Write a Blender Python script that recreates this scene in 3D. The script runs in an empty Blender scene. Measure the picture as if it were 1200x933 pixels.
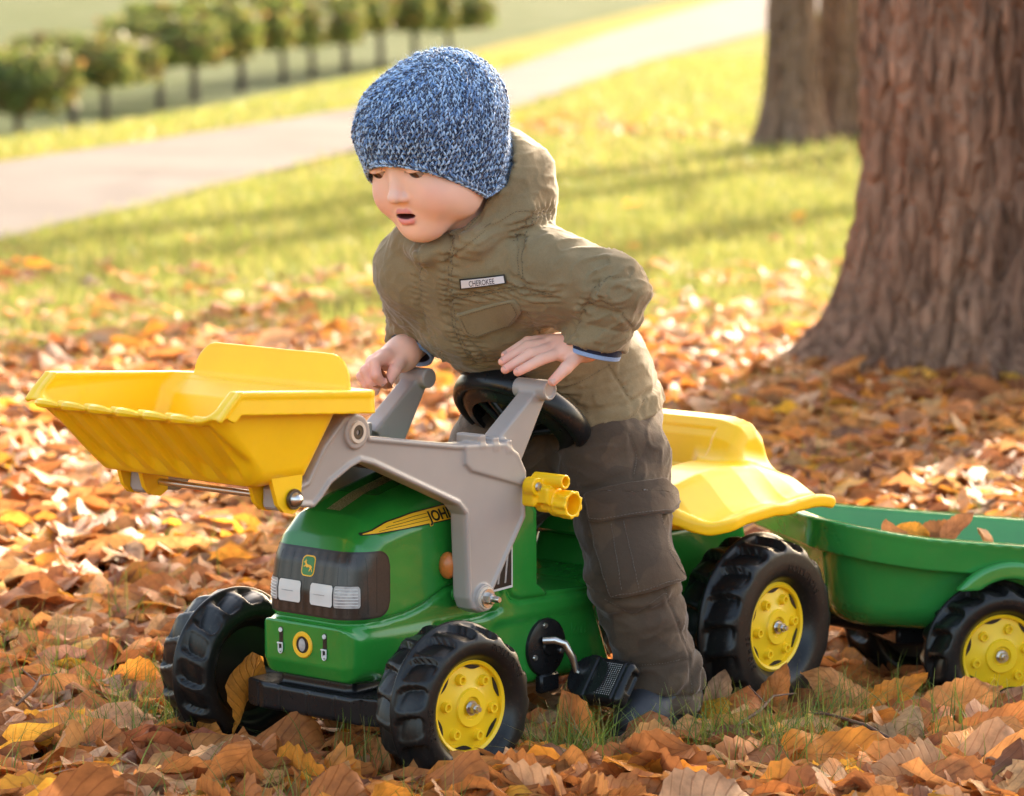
import bpy, math, random, time
import numpy as np
from mathutils import Vector, Matrix, Euler
R = math.radians
T0 = time.time()
random.seed(7); rng = np.random.default_rng(7)
SC = bpy.context.scene
COL = SC.collection

# ------------------------------------------------------------------ camera
F_PX, PITCH, CAM_H = 4400.0, 6.8235, 0.97008
cd = bpy.data.cameras.new('camera'); cam = bpy.data.objects.new('camera', cd); COL.objects.link(cam)
cam.location = (0, 0, CAM_H); cam.rotation_euler = (R(90 - PITCH), 0, 0)
cd.sensor_fit = 'HORIZONTAL'; cd.sensor_width = 36.0; cd.lens = F_PX / 1200 * 36
cd.clip_end = 3000; cd.clip_start = 0.05
cd.dof.use_dof = True; cd.dof.focus_distance = 4.47; cd.dof.aperture_fstop = 7.2
SC.camera = cam
# ------------------------------------------------------------------ light
SUN_AZ, SUN_EL = R(25), R(24)
world = bpy.data.worlds.new('World'); SC.world = world; world.use_nodes = True
wn = world.node_tree.nodes; wl = world.node_tree.links
sky = wn.new('ShaderNodeTexSky'); sky.sky_type = 'NISHITA'; sky.sun_disc = False
sky.sun_elevation = SUN_EL; sky.sun_rotation = SUN_AZ
sky.air_density = 1.0; sky.dust_density = 4.0; sky.ozone_density = 0.6
bg = wn['Background']; bg.inputs['Strength'].default_value = 0.15
wt = wn.new('ShaderNodeMixRGB'); wt.blend_type = 'MULTIPLY'; wt.inputs[0].default_value = 1.0; wt.inputs[2].default_value = (1.0, .91, .80, 1)
wl.new(sky.outputs['Color'], wt.inputs[1]); wl.new(wt.outputs[0], bg.inputs['Color'])
sd = Vector((math.sin(SUN_AZ) * math.cos(SUN_EL), math.cos(SUN_AZ) * math.cos(SUN_EL), math.sin(SUN_EL)))
ld = bpy.data.lights.new('sun', 'SUN'); ld.energy = 3.4; ld.angle = R(0.6); ld.color = (1.0, 0.86, 0.66)
lo = bpy.data.objects.new('sun', ld); COL.objects.link(lo); lo.rotation_euler = (-sd).to_track_quat('-Z', 'Y').to_euler()
SC.view_settings.view_transform = 'Standard'; SC.view_settings.look = 'None'
SC.view_settings.exposure = 2.45; SC.view_settings.gamma = 1.0
SC.render.engine = 'CYCLES'
SC.cycles.use_denoising = True
SC.cycles.max_bounces = 7; SC.cycles.transparent_max_bounces = 6
SC.cycles.sample_clamp_indirect = 6

# ------------------------------------------------------------------ object helpers
def tag(o, label=None, cat=None, group=None, kind=None):
    if label: o['label'] = label
    if cat: o['category'] = cat
    if group: o['group'] = group
    if kind: o['kind'] = kind
    return o
def empty(name, M=None, label=None, cat=None, group=None):
    o = bpy.data.objects.new(name, None); COL.objects.link(o); o.empty_display_size = .05
    if M is not None: o.matrix_world = M
    return tag(o, label, cat, group)
def link(name, me, parent=None, mat=None):
    o = bpy.data.objects.new(name, me); COL.objects.link(o)
    if parent is not None: o.parent = parent
    if mat is not None and not me.materials: me.materials.append(mat)
    return o
def mesh_np(name, V, faces, smooth=True, mat=None, uv=None, col=None):
    """faces: list of int arrays (n,k)."""
    me = bpy.data.meshes.new(name); V = np.ascontiguousarray(V, np.float32)
    if not isinstance(faces, (list, tuple)): faces = [faces]
    faces = [np.asarray(f, np.int32) for f in faces if len(f)]
    me.vertices.add(len(V)); me.vertices.foreach_set('co', V.ravel())
    loops = np.concatenate([f.ravel() for f in faces]); tot = np.concatenate([np.full(len(f), f.shape[1], np.int32) for f in faces])
    st = np.concatenate([[0], np.cumsum(tot)[:-1]]).astype(np.int32)
    me.loops.add(len(loops)); me.loops.foreach_set('vertex_index', loops)
    me.polygons.add(len(tot)); me.polygons.foreach_set('loop_start', st)
    me.polygons.foreach_set('use_smooth', np.full(len(tot), smooth, bool))
    me.update(calc_edges=True); me.validate(verbose=False)
    if uv is not None:
        l = me.uv_layers.new(name='uv'); l.data.foreach_set('uv', np.ascontiguousarray(np.asarray(uv, np.float32)[loops]).ravel())
    if col is not None:
        a = me.color_attributes.new('col', 'FLOAT_COLOR', 'POINT')
        c = np.ones((len(V), 4), np.float32); c[:, :3] = col; a.data.foreach_set('color', c.ravel())
    if mat is not None: me.materials.append(mat)
    return me
def add(name, V, faces, mat, parent=None, **k):
    return link(name, mesh_np(name, V, faces, mat=mat, **k), parent)
def grid_faces(nu, nv, cu=False, cv=False):
    iu = np.arange(nu if cu else nu - 1); iv = np.arange(nv if cv else nv - 1)
    a, b = np.meshgrid(iu, iv, indexing='ij'); a2 = (a + 1) % nu; b2 = (b + 1) % nv
    return np.stack([a * nv + b, a2 * nv + b, a2 * nv + b2, a * nv + b2], -1).reshape(-1, 4)
class MB:
    """collects simple shapes into one mesh"""
    def __init__(s): s.V = []; s.Q = []; s.n = 0
    def put(s, V, faces):
        V = np.asarray(V, float); s.V.append(V)
        for f in faces: s.Q.append(tuple(int(i) + s.n for i in f))
        s.n += len(V); return s
    def lathe(s, prof, n=24, M=None, close=False):
        prof = np.asarray(prof, float); th = np.linspace(0, 2 * np.pi, n, endpoint=False)
        V = np.stack([prof[None, :, 0] * np.cos(th)[:, None], prof[None, :, 0] * np.sin(th)[:, None], np.broadcast_to(prof[None, :, 1], (n, len(prof)))], -1).reshape(-1, 3)
        if M is not None: V = V @ np.array(M.to_3x3()).T + np.array(M.translation)
        return s.put(V, grid_faces(n, len(prof), True, close))
    def tube(s, pts, r, n=8, cap=True):
        pts = np.asarray(pts, float); m = len(pts); r = np.broadcast_to(np.asarray(r, float), (m,))
        t = np.gradient(pts, axis=0); t /= np.linalg.norm(t, axis=1)[:, None] + 1e-12
        up = np.array([0, 0, 1.]) if abs(t[0][2]) < .9 else np.array([1., 0, 0])
        V = []; x = np.cross(up, t[0]); x /= np.linalg.norm(x)
        for i in range(m):
            x = x - t[i] * (x @ t[i]); x /= np.linalg.norm(x) + 1e-12; y = np.cross(t[i], x)
            a = np.linspace(0, 2 * np.pi, n, endpoint=False)
            V.append(pts[i] + r[i] * (np.cos(a)[:, None] * x + np.sin(a)[:, None] * y))
        f = [tuple(q) for q in grid_faces(m, n, False, True)]
        if cap: f += [tuple(range(n))[::-1], tuple((m - 1) * n + k for k in range(n))]
        return s.put(np.concatenate(V), f)
    def box(s, c, h, M=None, bev=0.0):
        c = np.asarray(c, float); h = np.asarray(h, float)
        if bev <= 0:
            V = np.array([[x, y, z] for x in (-1, 1) for y in (-1, 1) for z in (-1, 1)]) * h
            f = [(0, 1, 3, 2), (4, 6, 7, 5), (0, 4, 5, 1), (2, 3, 7, 6), (0, 2, 6, 4), (1, 5, 7, 3)]
        else:
            V = []; f = []; idx = {}
            for x in (-1, 1):
                for y in (-1, 1):
                    for z in (-1, 1):
                        for ax in range(3):
                            p = np.array([x, y, z]) * (h - bev); p[ax] = (x, y, z)[ax] * h[ax]
                            idx[(x, y, z, ax)] = len(V); V.append(p)
            for ax in range(3):
                o = [k for k in range(3) if k != ax]
                for sg in (-1, 1):
                    q = []
                    for (u, v) in ((-1, -1), (1, -1), (1, 1), (-1, 1)):
                        k = [0, 0, 0]; k[ax] = sg; k[o[0]] = u; k[o[1]] = v; q.append(idx[(*k, ax)])
                    if (sg > 0) == (ax == 1): q = q[::-1]
                    f.append(tuple(q))
            for ax in range(3):
                o = [k for k in range(3) if k != ax]
                for u in (-1, 1):
                    for v in (-1, 1):
                        q = []
                        for (w, a) in ((-1, o[0]), (1, o[0]), (1, o[1]), (-1, o[1])):
                            k = [0, 0, 0]; k[ax] = w; k[o[0]] = u; k[o[1]] = v; q.append(idx[(*k, a)])
                        f.append(tuple(q))
            for x in (-1, 1):
                for y in (-1, 1):
                    for z in (-1, 1): f.append(tuple(idx[(x, y, z, a)] for a in range(3)))
            V = np.array(V)
        if M is not None: V = V @ np.array(M.to_3x3()).T
        return s.put(V + c, f)
    def prism(s, poly, y0, y1):
        """poly in (x,z) extruded along y"""
        n = len(poly); V = [(x, y0, z) for x, z in poly] + [(x, y1, z) for x, z in poly]
        f = [tuple(range(n)), tuple(range(2 * n - 1, n - 1, -1))] + [(i, n + i, n + (i + 1) % n, (i + 1) % n) for i in range(n)]
        return s.put(V, f)
    def build(s, name, mat, parent=None, smooth=True, ang=40):
        me = bpy.data.meshes.new(name); me.from_pydata(np.concatenate(s.V).tolist(), [], s.Q); me.update()
        bm_fix(me)
        if smooth:
            me.polygons.foreach_set('use_smooth', np.ones(len(me.polygons), bool))
            try: me.set_sharp_from_angle(angle=R(ang))
            except Exception: pass
        me.materials.append(mat)
        return link(name, me, parent)
import bmesh
def bm_fix(me):
    bm = bmesh.new(); bm.from_mesh(me); bmesh.ops.recalc_face_normals(bm, faces=bm.faces); bm.to_mesh(me); bm.free()
def rotm(axis_to):
    """matrix whose local Z points along axis_to"""
    return Vector(axis_to).to_track_quat('Z', 'X').to_matrix()
def TR(loc, M3=None):
    M = (M3 or Matrix.Identity(3)).to_4x4(); M.translation = Vector(loc); return M

# ------------------------------------------------------------------ noise
_perm = rng.permutation(4096)
_g = rng.normal(size=(4096, 3)); _g /= np.linalg.norm(_g, axis=1)[:, None]
def noise3(p):
    p = np.asarray(p, float); i = np.floor(p).astype(np.int64); f = p - i; u = f * f * f * (f * (f * 6 - 15) + 10)
    out = 0
    for dx in (0, 1):
        for dy in (0, 1):
            for dz in (0, 1):
                h = _perm[(i[:, 0] + dx) & 4095]; h = _perm[(h + i[:, 1] + dy) & 4095]; h = _perm[(h + i[:, 2] + dz) & 4095]
                d = (_g[h] * (f - np.array([dx, dy, dz]))).sum(1)
                w = (u[:, 0] if dx else 1 - u[:, 0]) * (u[:, 1] if dy else 1 - u[:, 1]) * (u[:, 2] if dz else 1 - u[:, 2])
                out = out + d * w
    return out
def fbm(p, o=3):
    s = 0; a = 1.
    for k in range(o): s = s + a * noise3(p * 2 ** k + k * 17.3); a *= .5
    return s
def sstep(a, b, x): t = np.clip((x - a) / (b - a), 0, 1); return t * t * (3 - 2 * t)

def solidify(o, t, off=0.):
    md = o.modifiers.new('s', 'SOLIDIFY'); md.thickness = t; md.offset = off
    dg = bpy.context.evaluated_depsgraph_get(); me = bpy.data.meshes.new_from_object(o.evaluated_get(dg)); o.modifiers.clear(); o.data = me
    me.polygons.foreach_set('use_smooth', np.ones(len(me.polygons), bool)); me.set_sharp_from_angle(angle=R(50)); return o
# ------------------------------------------------------------------ distance fields
def smin(a, b, k): h = np.clip(.5 + .5 * (b - a) / k, 0, 1); return b + (a - b) * h - k * h * (1 - h)
def smax(a, b, k): return -smin(-a, -b, k)
def cap(p, a, b, ra, rb=None):
    a = np.asarray(a, float); b = np.asarray(b, float); rb = ra if rb is None else rb
    ab = b - a; t = np.clip(((p - a) @ ab) / (ab @ ab), 0, 1)
    return np.linalg.norm(p - a - t[:, None] * ab, axis=1) - (ra + t * (rb - ra))
def chain(p, pts, rs, k=.01):
    d = cap(p, pts[0], pts[1], rs[0], rs[1])
    for i in range(1, len(pts) - 1): d = smin(d, cap(p, pts[i], pts[i + 1], rs[i], rs[i + 1]), k)
    return d
def ell(p, c, r, M=None):
    q = p - np.asarray(c, float)
    if M is not None: q = q @ M
    r = np.asarray(r, float); k0 = np.linalg.norm(q / r, axis=1); k1 = np.linalg.norm(q / r ** 2, axis=1) + 1e-9
    return k0 * (k0 - 1) / k1
def rbox(p, c, h, r, M=None):
    q = p - np.asarray(c, float)
    if M is not None: q = q @ M
    q = np.abs(q) - (np.asarray(h, float) - r)
    return np.minimum(q.max(1), 0) + np.linalg.norm(np.maximum(q, 0), axis=1) - r
def poly2(x, z, poly):
    P = np.asarray(poly, float); n = len(P); d = np.full(len(x), 1e9); s = np.ones(len(x))
    j = n - 1
    for i in range(n):
        e = P[j] - P[i]; wx = x - P[i][0]; wz = z - P[i][1]
        t = np.clip((wx * e[0] + wz * e[1]) / (e @ e), 0, 1)
        d = np.minimum(d, (wx - e[0] * t) ** 2 + (wz - e[1] * t) ** 2)
        c1 = z >= P[i][1]; c2 = z < P[j][1]; c3 = e[0] * wz > e[1] * wx
        fl = (c1 & c2 & c3) | (~c1 & ~c2 & ~c3); s = np.where(fl, -s, s); j = i
    return s * np.sqrt(d)
def line2(x, z, pts):
    d = np.full(len(x), 1e9)
    for a, b in zip(pts[:-1], pts[1:]):
        a = np.asarray(a, float); e = np.asarray(b, float) - a
        t = np.clip(((x - a[0]) * e[0] + (z - a[1]) * e[1]) / (e @ e + 1e-12), 0, 1)
        d = np.minimum(d, np.hypot(x - a[0] - e[0] * t, z - a[1] - e[1] * t))
    return d
def extr(d2, w, h, r):
    """2D field d2 extruded to |w|<h with rounding r"""
    a = d2 + r; b = np.abs(w) - (h - r)
    return np.minimum(np.maximum(a, b), 0) + np.hypot(np.maximum(a, 0), np.maximum(b, 0)) - r
def surf(f, lo, hi, res, newton=2, B=8):
    """surface nets of f<0; returns V, quads"""
    lo = np.asarray(lo, float); hi = np.asarray(hi, float); nb = np.ceil((hi - lo) / (res * B)).astype(int); n = nb * B
    bx = np.stack(np.meshgrid(*[np.arange(k) for k in nb], indexing='ij'), -1).reshape(-1, 3)
    cd_ = f(lo + (bx + .5) * B * res)
    act = np.abs(cd_) < B * res * 1.15 + 2 * res
    vals = np.empty(n, np.float32)
    sg = np.where(cd_ < 0, -1., 1.).reshape(nb)
    vals[:] = np.repeat(np.repeat(np.repeat(sg, B, 0), B, 1), B, 2)
    loc = np.stack(np.meshgrid(*[np.arange(B)] * 3, indexing='ij'), -1).reshape(-1, 3)
    ab = bx[act]
    for s in range(0, len(ab), 400):
        k = (ab[s:s + 400, None, :] * B + loc[None]).reshape(-1, 3)
        vals[k[:, 0], k[:, 1], k[:, 2]] = f(lo + k * res)
    ins = vals < 0
    m = np.zeros(n - 1, np.uint8)
    for dx in (0, 1):
        for dy in (0, 1):
            for dz in (0, 1): m += ins[dx:n[0] - 1 + dx, dy:n[1] - 1 + dy, dz:n[2] - 1 + dz]
    c = np.argwhere((m > 0) & (m < 8))
    cr = np.array([[x, y, z] for x in (0, 1) for y in (0, 1) for z in (0, 1)])
    cv = vals[tuple((c[:, None, :] + cr[None]).transpose(2, 0, 1))]
    acc = np.zeros((len(c), 3)); cnt = np.zeros(len(c))
    for i in range(8):
        for j in range(i + 1, 8):
            if np.abs(cr[i] - cr[j]).sum() == 1:
                a, b = cv[:, i], cv[:, j]; x = (a < 0) != (b < 0)
                t = np.where(x, a / np.where(x, a - b, 1), 0)
                acc += np.where(x[:, None], cr[i] + t[:, None] * (cr[j] - cr[i]), 0); cnt += x
    V = lo + (c + acc / cnt[:, None]) * res
    idx = np.full(n - 1, -1, np.int32); idx[tuple(c.T)] = np.arange(len(c))
    Q = []
    for ax in range(3):
        o1, o2 = (ax + 1) % 3, (ax + 2) % 3
        sl0 = [slice(1, n[k] - 1) for k in range(3)]; sl0[ax] = slice(0, n[ax] - 1)
        sl1 = list(sl0); sl1[ax] = slice(1, n[ax])
        a = ins[tuple(sl0)]; b = ins[tuple(sl1)]
        for flip in (False, True):
            e = np.argwhere((a & ~b) if not flip else (~a & b))
            off = np.ones(3, int); off[ax] = 0; e = e + off
            d1 = np.zeros(3, int); d1[o1] = -1; d2 = np.zeros(3, int); d2[o2] = -1
            q = np.stack([idx[tuple(e.T)], idx[tuple((e + d1).T)], idx[tuple((e + d1 + d2).T)], idx[tuple((e + d2).T)]], 1)
            Q.append(q[:, ::-1] if flip else q)
    Q = np.concatenate(Q); Q = Q[(Q >= 0).all(1)]
    for _ in range(newton):
        d, g = grad(f, V, res * .4)
        st = d[:, None] * g / np.maximum((g * g).sum(1), .2)[:, None]
        l = np.linalg.norm(st, axis=1); st *= np.minimum(1, res * .7 / np.maximum(l, 1e-9))[:, None]
        V = V - st
    return V, Q
def grad(f, V, h):
    d = f(V); g = np.zeros_like(V)
    for k in range(3):
        e = np.zeros(3); e[k] = h; g[:, k] = (f(V + e) - f(V - e)) / (2 * h)
    return d, g
def sdf_obj(name, f, lo, hi, res, mat, parent, newton=2, colf=None):
    V, Q = surf(f, lo, hi, res, newton)
    return add(name, V, Q, mat, parent, col=colf(V) if colf else None)
def trace(f, P, D, n=24):
    P = np.array(P, float); D = np.broadcast_to(np.asarray(D, float), P.shape)
    for _ in range(n): P = P + D * np.clip(f(P), -.02, .05)[:, None] * .8
    return P

# ------------------------------------------------------------------ materials
def nmat(name):
    m = bpy.data.materials.new(name); m.use_nodes = True
    return m, m.node_tree.nodes, m.node_tree.links, m.node_tree.nodes['Principled BSDF']
def nd(nt, t, **k):
    x = nt.new(t)
    for a, b in k.items():
        if a in x.inputs: x.inputs[a].default_value = b
        else: setattr(x, a, b)
    return x
def c4(c): return (c[0], c[1], c[2], 1)
def plastic(name, col, rough=.32, var=.12, sss=0., dirt=.0, bump=.05, coat=0., scale=14):
    m, N, Lk, P = nmat(name)
    tc = N.new('ShaderNodeTexCoord'); n1 = nd(N, 'ShaderNodeTexNoise', Scale=scale, Detail=5.); Lk.new(tc.outputs['Object'], n1.inputs['Vector'])
    rp = N.new('ShaderNodeValToRGB'); rp.color_ramp.elements[0].position = .3; rp.color_ramp.elements[1].position = .7
    rp.color_ramp.elements[0].color = c4([c * (1 - var) for c in col]); rp.color_ramp.elements[1].color = c4([min(1, c * (1 + var)) for c in col])
    Lk.new(n1.outputs['Fac'], rp.inputs['Fac']); src = rp.outputs['Color']
    n2 = nd(N, 'ShaderNodeTexNoise', Scale=scale * 9, Detail=6., Roughness=.7); Lk.new(tc.outputs['Object'], n2.inputs['Vector'])
    if dirt > 0:
        r2 = N.new('ShaderNodeValToRGB'); r2.color_ramp.elements[0].position = .55; r2.color_ramp.elements[1].position = .78
        r2.color_ramp.elements[0].color = (0, 0, 0, 1); r2.color_ramp.elements[1].color = (dirt, dirt, dirt, 1)
        Lk.new(n2.outputs['Fac'], r2.inputs['Fac'])
        mx = N.new('ShaderNodeMixRGB'); mx.inputs[2].default_value = (.28, .22, .15, 1); Lk.new(r2.outputs['Color'], mx.inputs[0]); Lk.new(src, mx.inputs[1]); src = mx.outputs[0]
    Lk.new(src, P.inputs['Base Color'])
    mr = nd(N, 'ShaderNodeMapRange'); mr.inputs[3].default_value = rough * .8; mr.inputs[4].default_value = rough * 1.25
    Lk.new(n2.outputs['Fac'], mr.inputs[0]); Lk.new(mr.outputs[0], P.inputs['Roughness'])
    if bump:
        b = nd(N, 'ShaderNodeBump', Strength=bump, Distance=.002); Lk.new(n1.outputs['Fac'], b.inputs['Height']); Lk.new(b.outputs[0], P.inputs['Normal'])
    if sss: P.inputs['Subsurface Weight'].default_value = sss; P.inputs['Subsurface Radius'].default_value = (.012, .009, .003)
    if coat: P.inputs['Coat Weight'].default_value = coat
    return m
def metal(name, col=(.6, .58, .55), rough=.3):
    m, N, Lk, P = nmat(name); P.inputs['Base Color'].default_value = c4(col); P.inputs['Metallic'].default_value = 1
    n = nd(N, 'ShaderNodeTexNoise', Scale=300., Detail=3.); mr = nd(N, 'ShaderNodeMapRange'); mr.inputs[3].default_value = rough * .6; mr.inputs[4].default_value = rough * 1.5
    Lk.new(n.outputs['Fac'], mr.inputs[0]); Lk.new(mr.outputs[0], P.inputs['Roughness']); return m
def fabric(name, col, col2, weave=900., bump=.25, rough=.85, nscale=9., sheen=.3, camo=None):
    m, N, Lk, P = nmat(name); tc = N.new('ShaderNodeTexCoord')
    n1 = nd(N, 'ShaderNodeTexNoise', Scale=nscale, Detail=6., Roughness=.65); Lk.new(tc.outputs['Object'], n1.inputs['Vector'])
    rp = N.new('ShaderNodeValToRGB'); rp.color_ramp.elements[0].position = .35; rp.color_ramp.elements[1].position = .65
    rp.color_ramp.elements[0].color = c4(col); rp.color_ramp.elements[1].color = c4(col2); Lk.new(n1.outputs['Fac'], rp.inputs['Fac'])
    src = rp.outputs['Color']
    if camo:
        v = nd(N, 'ShaderNodeTexNoise', Scale=16., Detail=2.); Lk.new(tc.outputs['Object'], v.inputs['Vector'])
        r2 = N.new('ShaderNodeValToRGB'); r2.color_ramp.interpolation = 'EASE'; r2.color_ramp.elements[0].position = .50; r2.color_ramp.elements[1].position = .53
        r2.color_ramp.elements[0].color = (0, 0, 0, 1); r2.color_ramp.elements[1].color = (.75, .75, .75, 1); Lk.new(v.outputs['Fac'], r2.inputs['Fac'])
        mx = N.new('ShaderNodeMixRGB'); mx.inputs[2].default_value = c4(camo); Lk.new(r2.outputs['Color'], mx.inputs[0]); Lk.new(src, mx.inputs[1]); src = mx.outputs[0]
    w1 = nd(N, 'ShaderNodeTexNoise', Scale=weave, Detail=2.); Lk.new(tc.outputs['Object'], w1.inputs['Vector'])
    mx = N.new('ShaderNodeMixRGB'); mx.blend_type = 'MULTIPLY'; mx.inputs[0].default_value = .35; Lk.new(src, mx.inputs[1])
    r3 = N.new('ShaderNodeValToRGB'); r3.color_ramp.elements[0].color = (.45, .45, .45, 1); r3.color_ramp.elements[0].position = .3; r3.color_ramp.elements[1].position = .6
    Lk.new(w1.outputs['Fac'], r3.inputs['Fac']); Lk.new(r3.outputs['Color'], mx.inputs[2]); Lk.new(mx.outputs[0], P.inputs['Base Color'])
    P.inputs['Roughness'].default_value = rough; P.inputs['Sheen Weight'].default_value = sheen; P.inputs['Sheen Roughness'].default_value = .4
    P.inputs['Specular IOR Level'].default_value = .25
    n3 = nd(N, 'ShaderNodeTexNoise', Scale=70., Detail=4., Roughness=.6); Lk.new(tc.outputs['Object'], n3.inputs['Vector'])
    b1 = nd(N, 'ShaderNodeBump', Strength=.35, Distance=.003); Lk.new(n3.outputs['Fac'], b1.inputs['Height'])
    b = nd(N, 'ShaderNodeBump', Strength=bump, Distance=.0008); Lk.new(w1.outputs['Fac'], b.inputs['Height']); Lk.new(b1.outputs[0], b.inputs['Normal']); Lk.new(b.outputs[0], P.inputs['Normal'])
    return m
def attr_mat(name, rough=.6, trans=0., sss=0., bumpscale=0, rand=0.):
    """base colour from the point attribute 'col'"""
    m, N, Lk, P = nmat(name); a = N.new('ShaderNodeAttribute'); a.attribute_name = 'col'
    Lk.new(a.outputs['Color'], P.inputs['Base Color']); P.inputs['Roughness'].default_value = rough
    if sss: P.inputs['Subsurface Weight'].default_value = sss; P.inputs['Subsurface Radius'].default_value = (.008, .003, .0015)
    if bumpscale:
        n = nd(N, 'ShaderNodeTexNoise', Scale=bumpscale, Detail=4.); b = nd(N, 'ShaderNodeBump', Strength=.15, Distance=.001); Lk.new(n.outputs['Fac'], b.inputs['Height']); Lk.new(b.outputs[0], P.inputs['Normal'])
    if trans:
        t = N.new('ShaderNodeBsdfTranslucent'); Lk.new(a.outputs['Color'], t.inputs['Color']); mx = nd(N, 'ShaderNodeMixShader'); mx.inputs[0].default_value = trans
        Lk.new(P.outputs[0], mx.inputs[1]); Lk.new(t.outputs[0], mx.inputs[2]); Lk.new(mx.outputs[0], N['Material Output'].inputs['Surface'])
    return m
M_GREEN = plastic('green_plastic', (.020, .205, .028), .21, .10, dirt=.06, bump=.08, coat=.3)
M_TGREEN = plastic('trailer_green_plastic', (.028, .235, .045), .20, .10, dirt=.05, bump=.08, coat=.3)
M_YEL = plastic('yellow_plastic', (.92, .54, .005), .34, .05, sss=.25, dirt=.05, bump=.06)
M_RIM = plastic('yellow_rim_plastic', (.80, .52, .01), .38, .06, dirt=.06)
M_BLACK = plastic('black_plastic', (.010, .010, .011), .28, .2, dirt=.03)
M_TYRE = plastic('black_tyre_plastic', (.009, .009, .009), .33, .2, dirt=.12, bump=.05, scale=22)
for _m in (M_BLACK, M_TYRE): _m.node_tree.nodes['Principled BSDF'].inputs['Specular IOR Level'].default_value = .33
M_GREY = plastic('silver_grey_plastic', (.34, .295, .265), .36, .06, dirt=.03, bump=.05)
M_STEEL = metal('zinc_steel'); M_DARKST = metal('dark_steel', (.12, .11, .1), .35)
M_WHITE = plastic('white_print', (.62, .62, .60), .4, .1)
M_LGREY = plastic('grey_print', (.36, .35, .34), .35, .3, scale=120)
M_YPRINT = plastic('yellow_print', (.85, .47, .02), .4, .08)
M_BPRINT = plastic('black_print', (.012, .010, .009), .35, .2)
M_GPRINT = plastic('green_print', (.03, .2, .04), .35, .1)
M_ORANGE = plastic('orange_reflector_plastic', (.50, .15, .03), .3, .1)
M_CREAM = plastic('cream_washer', (.6, .5, .4), .4, .1)

# ================================================================== SETTING
PN = np.array([(-3.5, -3), (-3.3, 1), (-1.72, 12.3), (-1.33, 14.4), (0.0, 22.6), (1.12, 31.8), (2.8, 43), (6.6, 72), (17, 150), (60, 420)])
PF = np.array([(-5.0, -3), (-4.8, 1), (-3.02, 12.8), (-2.32, 16.9), (-1.6, 19.8), (-.98, 22.6), (0.0, 30.5), (1.1, 43), (4.0, 72), (13.5, 150), (55, 420)])
def px_near(y): return np.interp(y, PN[:, 1], PN[:, 0])
def px_far(y): return np.interp(y, PF[:, 1], PF[:, 0])
def terr(x, y):
    x = np.asarray(x, float); y = np.asarray(y, float)
    z = -.062 * np.exp(-(((x - .68) / .50) ** 2 + ((y - 5.12) / .42) ** 2))
    side = px_far(y) - x
    z = z - 1.5 * sstep(.6, 4.5, side)
    lawn = sstep(.1, .8, np.minimum(np.abs(x - px_near(y)) + (x < px_near(y)) * 9, 9)) * sstep(6, 9, y) * (x > px_near(y))
    q = np.stack([x * .9, y * .5, 0 * x], -1).reshape(-1, 3)
    z = z + .05 * noise3(q).reshape(x.shape) * lawn * (1 - sstep(60, 200, y))
    z = z + 9 * sstep(250, 800, y)
    return z
# ground: one sheet, fan-shaped grid out to the horizon
gy = np.concatenate([np.linspace(-4, 3, 12), 3 + np.cumsum(.06 * 1.022 ** np.arange(270))]); gy = gy[gy < 1500]
gs = np.linspace(-1, 1, 161); gs = np.sign(gs) * np.abs(gs) ** 1.5
GY, GS = np.meshgrid(gy, gs, indexing='ij'); GX = GS * (5 + np.maximum(GY, 0) * .75)
GZ = terr(GX, GY)
def gcol(x, y):
    p = np.stack([x * 1.3, y * .6, 0 * x], -1).reshape(-1, 3)
    n = fbm(p, 4).reshape(-1, 1); n2 = fbm(p * .25 + 9, 3).reshape(-1, 1)
    x = x.reshape(-1, 1); y = y.reshape(-1, 1)
    lawn = np.array([.17, .155, .03]) + n * np.array([.05, .03, .01]) + np.clip(n2, -.3, .5) * np.array([.06, .02, .0])
    soil = np.array([.055, .032, .017]) + n * .03
    k = sstep(9.0, 11.5, y + n * 2.2)
    c = soil * (1 - k) + lawn * k
    fld = np.array([.062, .078, .032]) + n2 * .03 + n * .012
    kf = sstep(1.5, 5, px_far(y) - x) * sstep(8, 20, y)
    c = c * (1 - kf) + fld * kf
    return np.clip(c, .005, 1)
m, N, Lk, P = nmat('ground'); a = N.new('ShaderNodeAttribute'); a.attribute_name = 'col'
tc = N.new('ShaderNodeTexCoord'); n1 = nd(N, 'ShaderNodeTexNoise', Scale=60., Detail=8., Roughness=.7); Lk.new(tc.outputs['Object'], n1.inputs['Vector'])
hs = N.new('ShaderNodeHueSaturation'); mr = nd(N, 'ShaderNodeMapRange'); mr.inputs[1].default_value = .3; mr.inputs[2].default_value = .7; mr.inputs[3].default_value = .55; mr.inputs[4].default_value = 1.45
Lk.new(n1.outputs['Fac'], mr.inputs[0]); Lk.new(mr.outputs[0], hs.inputs['Value']); Lk.new(a.outputs['Color'], hs.inputs['Color']); Lk.new(hs.outputs[0], P.inputs['Base Color'])
P.inputs['Roughness'].default_value = .95; P.inputs['Specular IOR Level'].default_value = .03; b = nd(N, 'ShaderNodeBump', Strength=.7, Distance=.02); Lk.new(n1.outputs['Fac'], b.inputs['Height']); Lk.new(b.outputs[0], P.inputs['Normal'])
o = add('ground', np.stack([GX, GY, GZ], -1).reshape(-1, 3), grid_faces(len(gy), len(gs)), m, col=gcol(GX, GY)); tag(o, kind='structure')
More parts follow.
